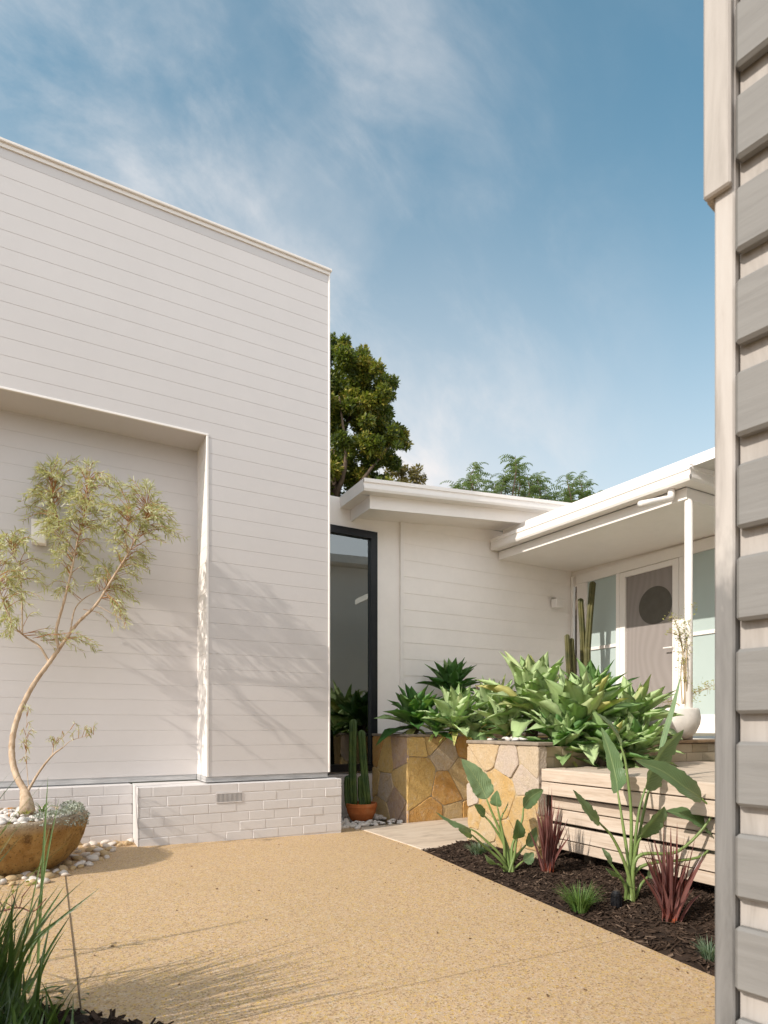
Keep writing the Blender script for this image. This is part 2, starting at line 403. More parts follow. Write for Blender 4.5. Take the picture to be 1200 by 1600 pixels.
def mk_bowl():
    m = M('weathered_concrete_bowl', 0.85, 0.2)
    n = m.noise(5, 8, 0.7, dist=0.4); n2 = m.noise(45, 5, 0.7); n3 = m.noise(13, 6, 0.65)
    c = m.ramp(n, [(0.28, (0.24, 0.12, 0.035)), (0.43, (0.46, 0.25, 0.075)), (0.58, (0.60, 0.37, 0.13)), (0.76, (0.66, 0.48, 0.24))])
    sp = m.N.new('ShaderNodeSeparateXYZ'); m.L.new(m.tc.outputs['Object'], sp.inputs[0])
    rimf = m.math('MULTIPLY', m.range(sp.outputs['Z'], 0.33, 0.41), 0.75)
    c = m.mix(rimf, c, (0.46, 0.41, 0.34))
    c = m.mix(m.range(n3, 0.56, 0.66, 0, 0.75), c, (0.12, 0.055, 0.018))
    c = m.mix(m.range(n2, 0.55, 0.75, 0, 0.6), c, (0.13, 0.08, 0.04))
    m.set('Base Color', c); n4 = m.noise(95, 6, 0.75); pit = m.voronoi(38)
    c = m.mix(m.range(n4, 0.5, 0.72, 0, 0.55), c, (0.56, 0.40, 0.20)); c = m.mix(m.range(pit.outputs['Distance'], 0.10, 0.26, 0.6, 0), c, (0.07, 0.04, 0.018)); m.set('Base Color', c)
    m.bump(m.math('ADD', m.math('ADD', n3, n2), m.math('MULTIPLY', n4, 0.7)), 1.0, 0.03); return m.m
BOWL = mk_bowl()
POTW = plain('white_plaster_pot', (0.74, 0.70, 0.65), 0.8, 0.12, 9, 0.5)
def mk_bark():
    m = M('olive_bark', 0.85, 0.2); n = m.noise(6, 6, 0.65, m.mapping((6, 6, 1.5)))
    m.set('Base Color', m.ramp(n, [(0.3, (0.30, 0.20, 0.12)), (0.55, (0.48, 0.36, 0.25)), (0.75, (0.58, 0.47, 0.35))])); m.bump(n, 0.5, 0.006); return m.m
BARK = mk_bark()
TWIG = plain('red_brown_twig', (0.33, 0.16, 0.06), 0.8, 0.25, 30)
DBARK = plain('dark_bark', (0.12, 0.085, 0.06), 0.9, 0.3, 8, 0.4)
OLIVE = leafmat('olive_leaf', [(0, (0.13, 0.155, 0.035)), (0.25, (0.34, 0.37, 0.13)), (0.55, (0.56, 0.57, 0.34)), (1, (0.80, 0.78, 0.64))], 0.45, 0.42, (0.55, 0.55, 0.18), 0.1)
AGAVE = leafmat('agave_leaf', [(0, (0.055, 0.15, 0.035)), (0.3, (0.13, 0.27, 0.075)), (0.55, (0.42, 0.56, 0.24)), (0.85, (0.56, 0.68, 0.36)), (1, (0.55, 0.52, 0.18))], 0.55, 0.28, (0.34, 0.6, 0.09), 0.08, 9)
STREL = None
def mk_strel():
    m = M('strelitzia_leaf', 0.42, 0.4); n = m.noise(9, 4, 0.6)
    uvn = m.N.new('ShaderNodeUVMap'); sp = m.N.new('ShaderNodeSeparateXYZ'); m.L.new(uvn.outputs[0], sp.inputs[0])
    ax = m.math('ABSOLUTE', m.math('SUBTRACT', sp.outputs['X'], 0.5))
    ph = m.math('ADD', m.math('MULTIPLY', sp.outputs['Y'], 95.0), m.math('MULTIPLY', ax, -70.0))
    vein = m.math('SINE', ph)
    mid = m.range(ax, 0.0, 0.05, 1, 0)
    c = m.ramp(m.tint(), [(0, (0.06, 0.12, 0.045)), (0.6, (0.15, 0.23, 0.12)), (1, (0.25, 0.35, 0.20))])
    c = m.mix(m.range(vein, 0.0, 1.0, 0, 0.5), c, (0.22, 0.33, 0.16)); c = m.mix(m.math('MULTIPLY', mid, 0.75), c, (0.34, 0.42, 0.20))
    c = m.mix(m.range(n, 0.4, 0.75, 0, 0.25), c, (0.05, 0.10, 0.035))
    m.set('Base Color', c); m.bump(vein, 0.25, 0.004); m.translucent((0.28, 0.42, 0.08), 0.22); return m.m
STREL = mk_strel()
STEMG = leafmat('green_stalk', [(0, (0.10, 0.16, 0.04)), (0.5, (0.19, 0.27, 0.08)), (1, (0.34, 0.40, 0.14))], 0.4, 0.1)
CORDY = leafmat('cordyline_leaf', [(0, (0.06, 0.028, 0.028)), (0.35, (0.16, 0.072, 0.068)), (0.6, (0.25, 0.11, 0.095)), (0.85, (0.34, 0.075, 0.045)), (1, (0.55, 0.13, 0.045))], 0.35, 0.2, (0.5, 0.08, 0.04), 0.2, 20, 0.5)
GRASS = leafmat('strap_grass_leaf', [(0, (0.016, 0.032, 0.010)), (0.5, (0.045, 0.085, 0.025)), (0.85, (0.11, 0.17, 0.065)), (1, (0.28, 0.25, 0.12))], 0.35, 0.22, (0.25, 0.4, 0.06), 0.15, 20, 0.5)
SILVER = leafmat('silver_leaf', [(0, (0.20, 0.23, 0.17)), (1, (0.50, 0.52, 0.43))], 0.7, 0.1, (0.3, 0.35, 0.2), 0.15)
LUSH = leafmat('tree_leaf', [(0, (0.022, 0.040, 0.008)), (0.5, (0.075, 0.105, 0.014)), (0.85, (0.21, 0.21, 0.025)), (1, (0.33, 0.25, 0.04))], 0.4, 0.25, (0.25, 0.33, 0.03), 0.15)
BROWNL = leafmat('dry_tree_leaf', [(0, (0.07, 0.075, 0.02)), (0.5, (0.17, 0.145, 0.04)), (1, (0.30, 0.22, 0.09))], 0.5, 0.25, (0.3, 0.25, 0.06), 0.15)
FERN = leafmat('feathery_tree_leaf', [(0, (0.05, 0.085, 0.03)), (0.5, (0.12, 0.17, 0.06)), (1, (0.24, 0.27, 0.11))], 0.4, 0.3, (0.28, 0.38, 0.08), 0.12)
SHRUB = leafmat('yellow_green_leaf', [(0, (0.16, 0.18, 0.03)), (1, (0.42, 0.40, 0.11))], 0.45, 0.3, (0.45, 0.45, 0.08), 0.1)
def mk_cactus(name, a, b):
    m = M(name, 0.5, 0.3); n = m.noise(9, 5, 0.6)
    m.set('Base Color', m.ramp(n, [(0.3, a), (0.7, b)])); m.bump(m.noise(50, 3), 0.2, 0.004); return m.m
CACT = mk_cactus('cactus_skin', (0.025, 0.055, 0.015), (0.075, 0.115, 0.025))
CACT2 = mk_cactus('olive_cactus_skin', (0.05, 0.055, 0.018), (0.13, 0.115, 0.04))
def mk_glass():
    m = M('window_glass', 0.02, 0.5); N_, L_ = m.N, m.L
    g = N_.new('ShaderNodeBsdfGlossy'); g.inputs['Roughness'].default_value = 0.01; g.inputs['Color'].default_value = (0.93, 1, 0.98, 1)
    t = N_.new('ShaderNodeBsdfTransparent'); t.inputs['Color'].default_value = (0.62, 0.68, 0.66, 1)
    mx = N_.new('ShaderNodeMixShader'); lw = N_.new('ShaderNodeFresnel'); lw.inputs['IOR'].default_value = 2.6
    L_.new(lw.outputs[0], mx.inputs[0]); L_.new(t.outputs[0], mx.inputs[1]); L_.new(g.outputs[0], mx.inputs[2]); L_.new(mx.outputs[0], N_['Material Output'].inputs[0])
    return m.m
GLASS = mk_glass()
def mk_frost():
    m = M('frosted_blue_glass', 0.35, 0.5); n = m.noise(1.5, 3, 0.5)
    m.set('Base Color', m.mix(n, (0.40, 0.475, 0.455), (0.46, 0.54, 0.515))); return m.m
FROST = mk_frost()
def mk_screen():
    m = M('fly_screen_mesh', 0.6, 0.25)
    w = m.N.new('ShaderNodeTexWave'); w.wave_type = 'BANDS'; w.bands_direction = 'Y'; w.inputs['Scale'].default_value = 3.6
    w.inputs['Distortion'].default_value = 16.0; w.inputs['Detail'].default_value = 1.0; w.inputs['Detail Scale'].default_value = 0.45
    m.L.new(m.mapping((1, 1.0, 0.55)), w.inputs['Vector'])
    m.set('Base Color', m.mix(w.outputs['Fac'], (0.262, 0.232, 0.216), (0.288, 0.257, 0.24))); return m.m
SCREEN = mk_screen()
DARKG = plain('dark_round_glass', (0.095, 0.086, 0.072), 0.4, 0.1)
INTER = plain('dim_interior', (0.16, 0.16, 0.15), 0.9, 0.1)
FENCEG = mk_wood('grey_weathered_board', (0.165, 0.158, 0.148), (0.195, 0.187, 0.176), (0.22, 0.212, 0.20), (10, 4, 40))
FENCEW = mk_wood('worn_white_board', (0.26, 0.235, 0.21), (0.38, 0.345, 0.315), (0.44, 0.41, 0.38), (18, 18, 2))
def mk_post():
    m = M('worn_post_painted_shade', 0.75, 0.2)
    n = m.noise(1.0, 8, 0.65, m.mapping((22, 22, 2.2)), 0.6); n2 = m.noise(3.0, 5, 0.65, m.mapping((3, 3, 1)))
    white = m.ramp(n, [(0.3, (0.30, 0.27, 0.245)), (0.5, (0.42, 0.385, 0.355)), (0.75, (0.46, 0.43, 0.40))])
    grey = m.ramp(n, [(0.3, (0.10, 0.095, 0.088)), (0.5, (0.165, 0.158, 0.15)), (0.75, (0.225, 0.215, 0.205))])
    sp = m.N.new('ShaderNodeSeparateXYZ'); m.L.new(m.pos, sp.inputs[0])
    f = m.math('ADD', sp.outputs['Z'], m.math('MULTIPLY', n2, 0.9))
    m.set('Base Color', m.mix(m.range(f, 1.72, 1.95), grey, white)); m.bump(n, 0.3, 0.004); return m.m  # worn grain; the grey lower part is the post's shadow put into the colour
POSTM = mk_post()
BROWNCAP = plain('brown_timber_capping', (0.30, 0.20, 0.12), 0.75, 0.3, 12, 0.4)
BLKPL = plain('black_plastic', (0.012, 0.012, 0.014), 0.4, 0.1)
JOINT = plain('dark_joint', (0.13, 0.09, 0.055), 0.9)
FLOWER = plain('orange_petal', (0.65, 0.28, 0.06), 0.6)
BUD = plain('pink_bud', (0.55, 0.33, 0.24), 0.7)

# ------------------------------------------------------------------ setting
g = MB(); g.quad((-300, -300, -0.16), (300, -300, -0.16), (300, 300, -0.16), (-300, 300, -0.16))
kind(g.build('ground', plain('earth', (0.20, 0.17, 0.11), 0.95, 0.3, 2, 0.4), loc=(0, 0, -0.16)), 'structure')
def edge_x(y):    # right edge of the driveway
    if y > 4.4: return 2.80
    return 2.78 + (y - 4.34) * (2.78 - 2.445) / (4.34 - 1.557)
g = MB(); ys = np.linspace(-3, 5.9, 46)
for a, b in zip(ys[:-1], ys[1:]):
    xs = [(-4 + (edge_x(a) + 4) * k / 8, -4 + (edge_x(b) + 4) * k / 8) for k in range(9)]
    for k in range(8):
        g.quad((xs[k][0], a, gz(xs[k][0], a)), (xs[k + 1][0], a, gz(xs[k + 1][0], a)), (xs[k + 1][1], b, gz(xs[k + 1][1], b)), (xs[k][1], b, gz(xs[k][1], b)))
    g.quad((edge_x(a), a, gz(2.7, a)), (edge_x(a), a, -0.12), (edge_x(b), b, -0.12), (edge_x(b), b, gz(2.7, b)))
drv = kind(g.build('driveway', DRIVE), 'structure')
g = MB()
for (x0, y0, x1, y1) in ((0.098, 1.9, 0.104, 4.86), ):
    g.quad((x0, y0, gz(x0, 0) + .003), (x1, y0, gz(x1, 0) + .003), (x1, y1, gz(x1, 0) + .003), (x0, y1, gz(x0, 0) + .003))
g.quad((0.104, 2.047, gz(.104, 0) + .003), (edge_x(2.05), 2.047, gz(2.5, 0) + .003), (edge_x(2.05), 2.0488, gz(2.5, 0) + .003), (0.104, 2.0488, gz(.104, 0) + .003))
kind(g.build('driveway_joint', JOINT), 'structure')
g = MB(); g.bbox(2.812, 4.42, -0.12, 5.3, 5.672, gz(2.8, 0) + .004, 0.006)
kind(g.build('path', PATH), 'structure')
# garden bed of bark mulch along the deck
def bed_z(x, y): return gz(2.7, y) - 0.015 + 0.03 * math.sin(min(1, max(0, (x - edge_x(y)) / 0.5)) * math.pi / 2) + 0.012 * math.sin(x * 9 + y * 5) * math.cos(y * 7)
g = MB(); nx, ny = 16, 60
P = [[(edge_x(y) + 0.003 + (4.4 - edge_x(y)) * i / nx, y) for i in range(nx + 1)] for y in np.linspace(-1.0, 4.415, ny)]
for j in range(ny - 1):
    for i in range(nx):
        q = [P[j][i], P[j][i + 1], P[j + 1][i + 1], P[j + 1][i]]
        g.quad(*[(x, y, bed_z(x, y) if x - edge_x(y) > 0.02 else gz(2.7, y) - 0.02) for x, y in q], tint=random.random() * .5)
kind(g.build('mulch_bed', MULCH, smooth=True), 'structure')
g = MB()
for k in range(11000):
    y = random.uniform(0.7, 4.4); x = edge_x(y) + 0.015 + random.random() ** 0.8 * (3.75 - edge_x(y))
    z = bed_z(x, y) + random.uniform(0.0, 0.012); a = random.uniform(0, math.pi); l = random.uniform(0.008, 0.035); w = random.uniform(0.003, 0.009)
    d = Vector((math.cos(a), math.sin(a), random.gauss(0, .35))).normalized(); s_ = Vector((-d.y, d.x, random.gauss(0, .4))).normalized()
    c = Vector((x, y, z)); u = s_.cross(d) * 0.002
    g.add([c - d * l - s_ * w + u, c + d * l - s_ * w * .6 + u, c + d * l * .8 + s_ * w + u, c - d * l * .9 + s_ * w + u,
           c - d * l - s_ * w - u, c + d * l - s_ * w * .6 - u, c + d * l * .8 + s_ * w - u, c - d * l * .9 + s_ * w - u],
          [(0, 1, 2, 3), (0, 4, 5, 1), (1, 5, 6, 2), (2, 6, 7, 3), (3, 7, 4, 0)], tint=min(1, max(0, random.gauss(0.5, 0.25))))
kind(g.build('bark_mulch', MULCH), 'stuff')

# ------------------------------------------------------------------ garage (left)
def groove_prof(z0, z1, first, pitch, dep=0.0024, w=0.0019):
    p = [(0, z0)]; k = math.ceil((z0 + 0.02 - first) / pitch)
    while first + k * pitch < z1 - 0.015:
        z = first + k * pitch; p += [(0, z - w), (-dep, z - w * .4), (-dep, z + w * .4), (0, z + w)]; k += 1
    return p + [(0, z1)]
YF, YW, YR = 5.45, 5.55, 5.93       # brick plinth face, board face, recessed panel
XE, XR = 2.45, 1.25                 # right end of the garage, right side of the recess
ZB, ZS, ZT = 0.575, 3.655, 5.54
JF, JP = 3.635, 0.139
gar = thing('garage', (0.5, 9, 0), 'tall white flat-topped garage clad in flush boards above a painted brick base', 'garage')
g = MB(); NY = (0, -1)
g.extrude(groove_prof(ZS, ZT, JF, JP), (-6, YW), (XE, YW), NY)
g.extrude(groove_prof(ZB, ZS, JF, JP), (XR, YW), (XE, YW), NY)
g.extrude(groove_prof(ZB, ZS, JF, JP), (-6, YW), (-3.6, YW), NY)
g.extrude([(0, ZB), (0, ZT)], (XE, 14), (XE, YW), (1, 0))            # end wall
g.extrude([(0, 0), (0, ZT)], (-6, YW), (-6, 14), (-1, 0))
g.quad((-6, YW, ZT), (XE, YW, ZT), (XE, 14, ZT), (-6, 14, ZT))
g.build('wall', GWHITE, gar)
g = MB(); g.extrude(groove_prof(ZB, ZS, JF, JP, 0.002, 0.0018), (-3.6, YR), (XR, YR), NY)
rv = MB(); rv.extrude(groove_prof(ZB, ZS, JF, JP, 0.003, 0.0025), (XR, YR), (XR, YW), (-1, 0)); rv.build('reveal', WHITE2, gar)  # reveal painted lighter than the wall to hold its sunlit brightness
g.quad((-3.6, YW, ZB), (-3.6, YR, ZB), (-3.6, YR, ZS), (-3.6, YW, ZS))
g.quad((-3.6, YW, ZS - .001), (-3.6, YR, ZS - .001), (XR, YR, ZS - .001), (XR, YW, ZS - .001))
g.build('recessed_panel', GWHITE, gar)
g = MB()
g.bbox(-3.6, YW - .006, ZS - .006, XR + .016, YW + .012, ZS + .012, .002); g.bbox(XR - .004, YW - .006, ZB, XR + .016, YW + .012, ZS - .007, .002)
g.bbox(XE - .008, YW - .008, ZB, XE + .008, YW + .012, ZT - .01, .002)
g.build('corner_trim', WHITE2, gar)
g = MB(); g.bbox(-6.02, YW - .03, ZT + .012, XE + .022, 14, ZT + .038, .005); g.box(-6.0, YW - .012, ZT - .02, XE + .008, YW + .05, ZT + .011)
g.build('roof_cap', plain('cap_flashing', (0.74, 0.69, 0.64), 0.5, 0.03), gar)
g = MB()
g.box(XR - .006, YW + .012, 0.525, XE - .01, YW + .03, ZB + .005); g.box(-3.6, YR + .004, 0.525, XR - .01, YR + .02, ZB + .005); g.box(XR - .006, YW + .031, 0.525, XR + .02, YR, ZB + .005)
g.build('base_flashing', FLASH, gar)
def bricks(mb, x0, x1, y, z0, course, n, blen, skip=None, flip=False, dep=0.09):
    for k in range(n):
        off = (0, 0.5, 0.15, 0.62, 0.07, 0.55)[k % 6] * blen
        xx = x0 - off
        while xx < x1:
            a = max(x0, xx); b = min(x1, xx + blen - 0.006)
            if b - a > 0.03 and not (skip and skip(a, b, z0 + k * course)):
                j = random.uniform(-.0022, .0022)
                mb.bbox(a, y + j, z0 + k * course, b, y + dep, z0 + (k + 1) * course - 0.006, 0.003, random.random())
            xx += blen
XP0, XP1 = 0.667, 2.54
g = MB(); CR = 0.52 / 6
vx0, vx1, vz0, vz1 = 1.31, 1.545, 0.345, 0.435
bricks(g, XP0, XP1, YF, 0.0, CR, 6, 0.245, lambda a, b, z: (b > vx0 and a < vx1 and z < 0.40 and z + CR > 0.36))
g.box(XP0 + .004, YF + .0028, -0.16, XP1 - .004, YF + .1, 0.513)
g.box(XP0 + .004, YF + .101, -.1, XP1 - .12, YR - .001, 0.513)
g.bbox(XP1 - .11, YF + .101, -0.1, XP1 - .002, 6.1, 0.515, .004)
bricks(g, -3.6, XP0 - 0.012, YF + .33, 0.0, CR, 6, 0.245); g.box(-3.6, YF + .3335, -0.16, XP0 - .02, 6.1, 0.513)
g.bbox(XP0 - .011, YF - .002, -.1, XP0 - .001, YF + .33, .517, .003)
for a, b in ((vx0 - .2, vx0 - .004), (vx1 + .004, vx1 + .19)): g.bbox(a, YF, 0.3467, b, YF + .09, 0.427, .004, .4)
g.build('brick_plinth', WHITEB, gar)
g = MB(); g.box(vx0, YF + .002, vz0, vx1, YF + .0034, vz1); fl = MB()
fl.box(vx0, YF - .006, vz0, vx1, YF + .001, vz0 + .008); fl.box(vx0, YF - .006, vz1 - .008, vx1, YF + .001, vz1)
for k in range(21):
    x = vx0 + (vx1 - vx0 - .005) * k / 20; fl.box(x, YF - .005, vz0 + .0085, x + .0052, YF + .001, vz1 - .0085)
v_ = fl.build('air_vent', WHITEB, gar); g.build('vent_backing', plain('vent_shadow_grey', (0.08, 0.075, 0.07), 0.9), v_)
p = at_y(61, 835, YR)
wl = thing('wall_light', (p.x, YR, p.z - .1), 'white box wall light on the recessed garage panel behind the olive branches', 'wall light')
g = MB(); g.bbox(p.x - .055, YR - .10, p.z - .10, p.x + .055, YR - .02, p.z + .10, .006); g.build('lamp_shade', WHITE2, wl)
g = MB(); g.box(p.x - .04, YR - .0195, p.z - .05, p.x + .04, YR - .001, p.z + .05); g.build('bracket', WHITE2, wl)

# ------------------------------------------------------------------ house wing, door wall and main roof
YV = 6.55; XD = 6.84
hse = thing('house', (5, 9, 0), 'low white weatherboard house behind the planters with black framed window and screened front door', 'house')
def lap_prof(z0, z1, first, pitch, lip=0.007):
    p = []; k = math.floor((z0 - first) / pitch); z = first + k * pitch
    p.append((lip, z0))
    while z < z1:
        a = max(z, z0); b = min(z + pitch, z1)
        if a > z0: p += [(0.002, a), (lip, a)]
        p.append((0.002, b)) if b == z1 else None
        z += pitch
    return p
def wtop(x): return 3.50 + 0.093 * (x - 3.1) + .2
g = MB()
g.extrude(lap_prof(0.9, 3.72, 1.879, 0.2077), (3.90, YV), (XD, YV), NY)
g.quad((3.52, YV, -.1), (3.85, YV, -.1), (3.85, YV, 3.75), (3.52, YV, 3.75))
g.quad((2.3, YV, 3.40), (3.52, YV, 3.40), (3.52, YV, 3.75), (2.3, YV, 3.75))
g.quad((2.3, YV + .05, .0), (3.52, YV + .05, .0), (3.52, YV + .05, .49), (2.3, YV + .05, .49))
g.quad((XD, 2.5, 3.10), (XD, YV, 3.10), (XD, YV, 4.2), (XD, 2.5, 4.2))
g.build('wall', WHITE, hse)
g = MB(); g.bbox(3.85, YV - .03, .9, 3.90, YV + .02, 3.72, .004); g.build('corner_trim', WHITE2, hse)
g = MB(); g.bbox(XD - .05, YV - .06, 0.95, XD - .002, YV - .02, 3.25, .003)
g.build('corner_trim', WHITE2, hse)
g = MB(); bricks(g, 2.5, 3.56, YV - .03, 0.0, CR * 1.35, 4, 0.36); g.box(2.5, YV - .026, -.16, 3.556, YV + .04, 0.462)
g.build('brick_plinth', WHITEB, hse)
win = MB(); fw = 0.085
wx0, wx1, wz0, wz1 = 2.50, 3.52, 0.492, 3.40
win.box(wx1 - fw, YV - .035, wz0, wx1, YV + .06, wz1); win.box(wx0, YV - .035, wz0, wx0 + fw, YV + .06, wz1)
win.box(wx0 + fw, YV - .035, wz1 - fw, wx1 - fw, YV + .06, wz1); win.box(wx0 + fw, YV - .035, wz0, wx1 - fw, YV + .06, wz0 + fw)
wo = win.build('window', BLACK, hse)
g = MB(); g.box(wx0 + fw, YV + .012, wz0 + fw, wx1 - fw, YV + .02, wz1 - fw); g.build('pane', GLASS, wo)
g = MB()   # room behind the glass
g.quad((2.3, 9.0, .45), (4.6, 9.0, .45), (4.6, 9.0, 3.5), (2.3, 9.0, 3.5)); g.quad((2.3, YV + .07, .45), (4.6, YV + .07, .45), (4.6, 9, .45), (2.3, 9, .45))
g.quad((2.3, YV + .07, 3.5), (4.6, YV + .07, 3.5), (4.6, 9, 3.5), (2.3, 9, 3.5)); g.quad((4.6, YV + .07, .45), (4.6, 9, .45), (4.6, 9, 3.5), (4.6, YV + .07, 3.5))
g.build('room', INTER, hse)
# wing roof: a low skillion rising to the right
def zr(x): return 3.756 + 0.090 * (x - 3.03)
GX, GY, BX, BY = 3.03, 5.93, 3.17, 6.05
def slope_box(mb, x0, x1, y0, y1, lo, hi):
    v = [(x, y, zr(x) + d) for d in (lo, hi) for y in (y0, y1) for x in (x0, x1)]
    mb.add(v, [(0, 2, 3, 1), (4, 5, 7, 6), (0, 1, 5, 4), (2, 6, 7, 3), (0, 4, 6, 2), (1, 3, 7, 5)])
g = MB(); slope_box(g, GX + .1, 10, GY + .1, 14, -0.03, 0.0); g.build('roof', plain('roof_sheet', (0.62, 0.6, 0.57), 0.5, 0.08), hse)
g = MB(); gp = [(0, -.135), (.012, -.11), (.012, -.085), (.0, -.08), (.0, -.045), (.014, -.04), (.014, 0), (-.01, 0)]
def gut(mb, p0, p1, nrm, za, zb, prof):
    a = [(p0[0] + nrm[0] * o, p0[1] + nrm[1] * o, za + z) for o, z in prof]; b = [(p1[0] + nrm[0] * o, p1[1] + nrm[1] * o, zb + z) for o, z in prof]
    m = len(prof); mb.add(a + b, [(i, i + 1, m + i + 1, m + i) for i in range(m - 1)])
gut(g, (GX, GY), (10, GY), (0, -1), zr(GX), zr(10), gp)
gut(g, (GX, 14), (GX, GY), (-1, 0), zr(GX), zr(GX), [(0, -.135), (0, 0), (-.01, 0)])
v = [(GX, GY, zr(GX) - .135), (10, GY, zr(10) - .135), (10, BY, zr(10) - .135), (GX, BY, zr(GX) - .135)]; g.add(v, [(0, 1, 2, 3)])
g.quad((GX, BY, zr(GX) - .135), (BX, BY, zr(GX) - .135), (BX, 14, zr(GX) - .135), (GX, 14, zr(GX) - .135))
g.build('gutter', WHITE2, hse)
g = MB(); slope_box(g, BX, 10, BY, BY + .035, -.285, -.136); slope_box(g, BX, BX + .035, BY + .036, YV - .001, -.285, -.136)
g.build('fascia', WHITE2, hse)
g = MB(); v = [(BX + .036, BY + .036, zr(BX) - .24), (XD, BY + .036, zr(XD) - .24), (XD, YV - .001, zr(XD) - .24), (BX + .036, YV - .001, zr(BX) - .24)]; g.add(v, [(0, 1, 2, 3)])
g.build('soffit', WHITE, hse)
# door wall (faces the sun), X = XD
def yx(px): d = ray(px, 1000); return d.y / d.x * XD
ZC = 3.25
g = MB()
def post(px0, px1, z0=0.95, z1=3.11, dx=0.0): g.bbox(XD - .05 - dx, yx(px1), z0, XD, yx(px0), z1, .003)
post(905, 920); post(966.5, 972.3, dx=.006); post(1065.2, 1083, dx=.006)
yl, yr_ = yx(920), yx(966.5)
g.bbox(XD - .056, 2.6, 3.112, XD - .001, yx(905), 3.249, .003)          # head board
g.bbox(XD - .04, yr_ + .001, 2.12, XD - .002, yl - .001, 2.165, .003)
g.bbox(XD - .04, yr_ + .001, 0.95, XD - .002, yl - .001, 1.17, .003)
g.bbox(XD - .04, 2.6, 2.12, XD - .002, yx(1083) - .001, 2.165, .003); g.bbox(XD - .04, 2.6, 0.95, XD - .002, yx(1083) - .001, 1.17, .003)
fr = g.build('window_frame', WHITE2, hse)
for a, b in ((yr_, yl), (2.6, yx(1083) - .001)):
    q = MB(); q.box(XD - .02, a, 1.171, XD - .012, b, 2.119); q.box(XD - .02, a, 2.166, XD - .012, b, 3.111)
    q.build('pane', FROST, fr)
dy0, dy1, s0, s1 = yx(1064.8), yx(972.8), yx(1055), yx(981); sz0, sz1 = 1.12, 3.035
g = MB(); g.bbox(XD - .06, dy0, 0.97, XD - .01, s0, 3.105, .004); g.bbox(XD - .06, s1, 0.97, XD - .01, dy1, 3.105, .004)
g.bbox(XD - .06, s0 + .0005, sz1, XD - .01, s1 - .0005, 3.105, .004); g.bbox(XD - .06, s0 + .0005, .97, XD - .01, s1 - .0005, sz0, .004)
do = g.build('door', WHITE2, hse)
g = MB(); g.box(XD - .03, s0, sz0, XD - .022, s1, sz1); g.build('screen', SCREEN, do)
cz = at_x(1026, 946, XD); g = MB(); n = 48
vs = [(XD - .0315, cz.y + .243 * math.cos(2 * math.pi * k / n), cz.z + .243 * math.sin(2 * math.pi * k / n)) for k in range(n)]
vs += [(XD - .0295, y, z) for _, y, z in vs]
g.add(vs, [tuple(range(n))] + [(k, (k + 1) % n, n + (k + 1) % n, n + k) for k in range(n)]); g.build('round_window', DARKG, do)
g = MB(); hz = at_x(1058, 1012, XD); g.bbox(XD - .075, hz.y - .012, hz.z - .05, XD - .0605, hz.y + .012, hz.z + .05, .003)
g.tube([(XD - .07, hz.y, hz.z), (XD - .11, hz.y, hz.z), (XD - .115, hz.y + .03, hz.z), (XD - .115, hz.y + .11, hz.z)], .009, 10); g.build('handle', WHITE2, do)
p = at_y(864, 944, YV)
wl = thing('wall_light', (p.x, YV, p.z - .07), 'small white cube wall light beside the porch corner', 'wall light')
g = MB(); g.bbox(p.x - .065, YV - .14, p.z - .07, p.x + .065, YV - .03, p.z + .055, .006); g.build('lamp_shade', WHITE2, wl)
g = MB(); g.box(p.x - .05, YV - .029, p.z - .05, p.x + .05, YV - .017, p.z + .09); g.build('bracket', plain('grey_bracket', (0.45, 0.42, 0.38), 0.6), wl)

# ------------------------------------------------------------------ porch roof
PX, PY0, PY1 = 5.28, 3.59, 6.52
por = thing('porch', (6, 5, 1), 'white porch roof with broad gutter and slim round post over the front door', 'porch')
def zp(y): return 3.497 + 0.028 * (y - PY0)
g = MB(); pg = [(-.12, -.148), (.0, -.148), (.012, -.125), (.012, -.10), (.002, -.095), (.002, -.05), (.012, -.045), (.012, 0), (-.01, 0)]
gut(g, (PX, PY1), (PX, PY0), (-1, 0), zp(PY1), zp(PY0), pg)
gut(g, (PX, PY0), (9, PY0), (0, -1), zp(PY0), zp(PY0), pg)
g.quad((PX - .012, PY0 - .012, zp(PY0)), (PX + .0, PY0, zp(PY0)), (PX, PY0, zp(PY0) - .148), (PX - .012, PY0 - .012, zp(PY0) - .12))
g.add([(PX - .012, PY1, zp(PY1)), (PX + .12, PY1, zp(PY1)), (PX + .12, PY1, zp(PY1) - .148), (PX, PY1, zp(PY1) - .148)], [(0, 1, 2, 3)])
g.build('gutter', WHITE2, por)
g = MB(); BB = PX + .14
def ybox(mb, x0, x1, y0, y1, lo, hi):
    v = [(x, y, zp(y) + d) for d in (lo, hi) for y in (y0, y1) for x in (x0, x1)]
    mb.add(v, [(0, 2, 3, 1), (4, 5, 7, 6), (0, 1, 5, 4), (2, 6, 7, 3), (0, 4, 6, 2), (1, 3, 7, 5)])
ybox(g, BB, BB + .045, PY0 + .13, YV - .02, -.262, -.149); g.box(BB + .046, PY0 + .13, zp(PY0) - .262, 9, PY0 + .175, zp(PY0) - .149)
g.build('beam', WHITE2, por)
g = MB(); ybox(g, BB + .046, XD + .3, PY0 + .176, YV - .005, -.252, -.245); g.build('ceiling', WHITE, por)
g = MB(); v = [(PX + .02, 2.9, 3.46), (9, 2.9, 3.75), (9, 6.52, 3.83), (PX + .02, 6.52, 3.545)]; g.add(v, [(0, 1, 2, 3)])
g.build('roof', plain('porch_roof_sheet', (0.6, 0.58, 0.55), 0.5, 0.08), por)
g = MB(); ybox(g, PX + .11, PX + .14, 2.2, 6.4, .012, .118); g.build('fascia', WHITE2, por)
pp = at_x(1076, 800, PX + .19)
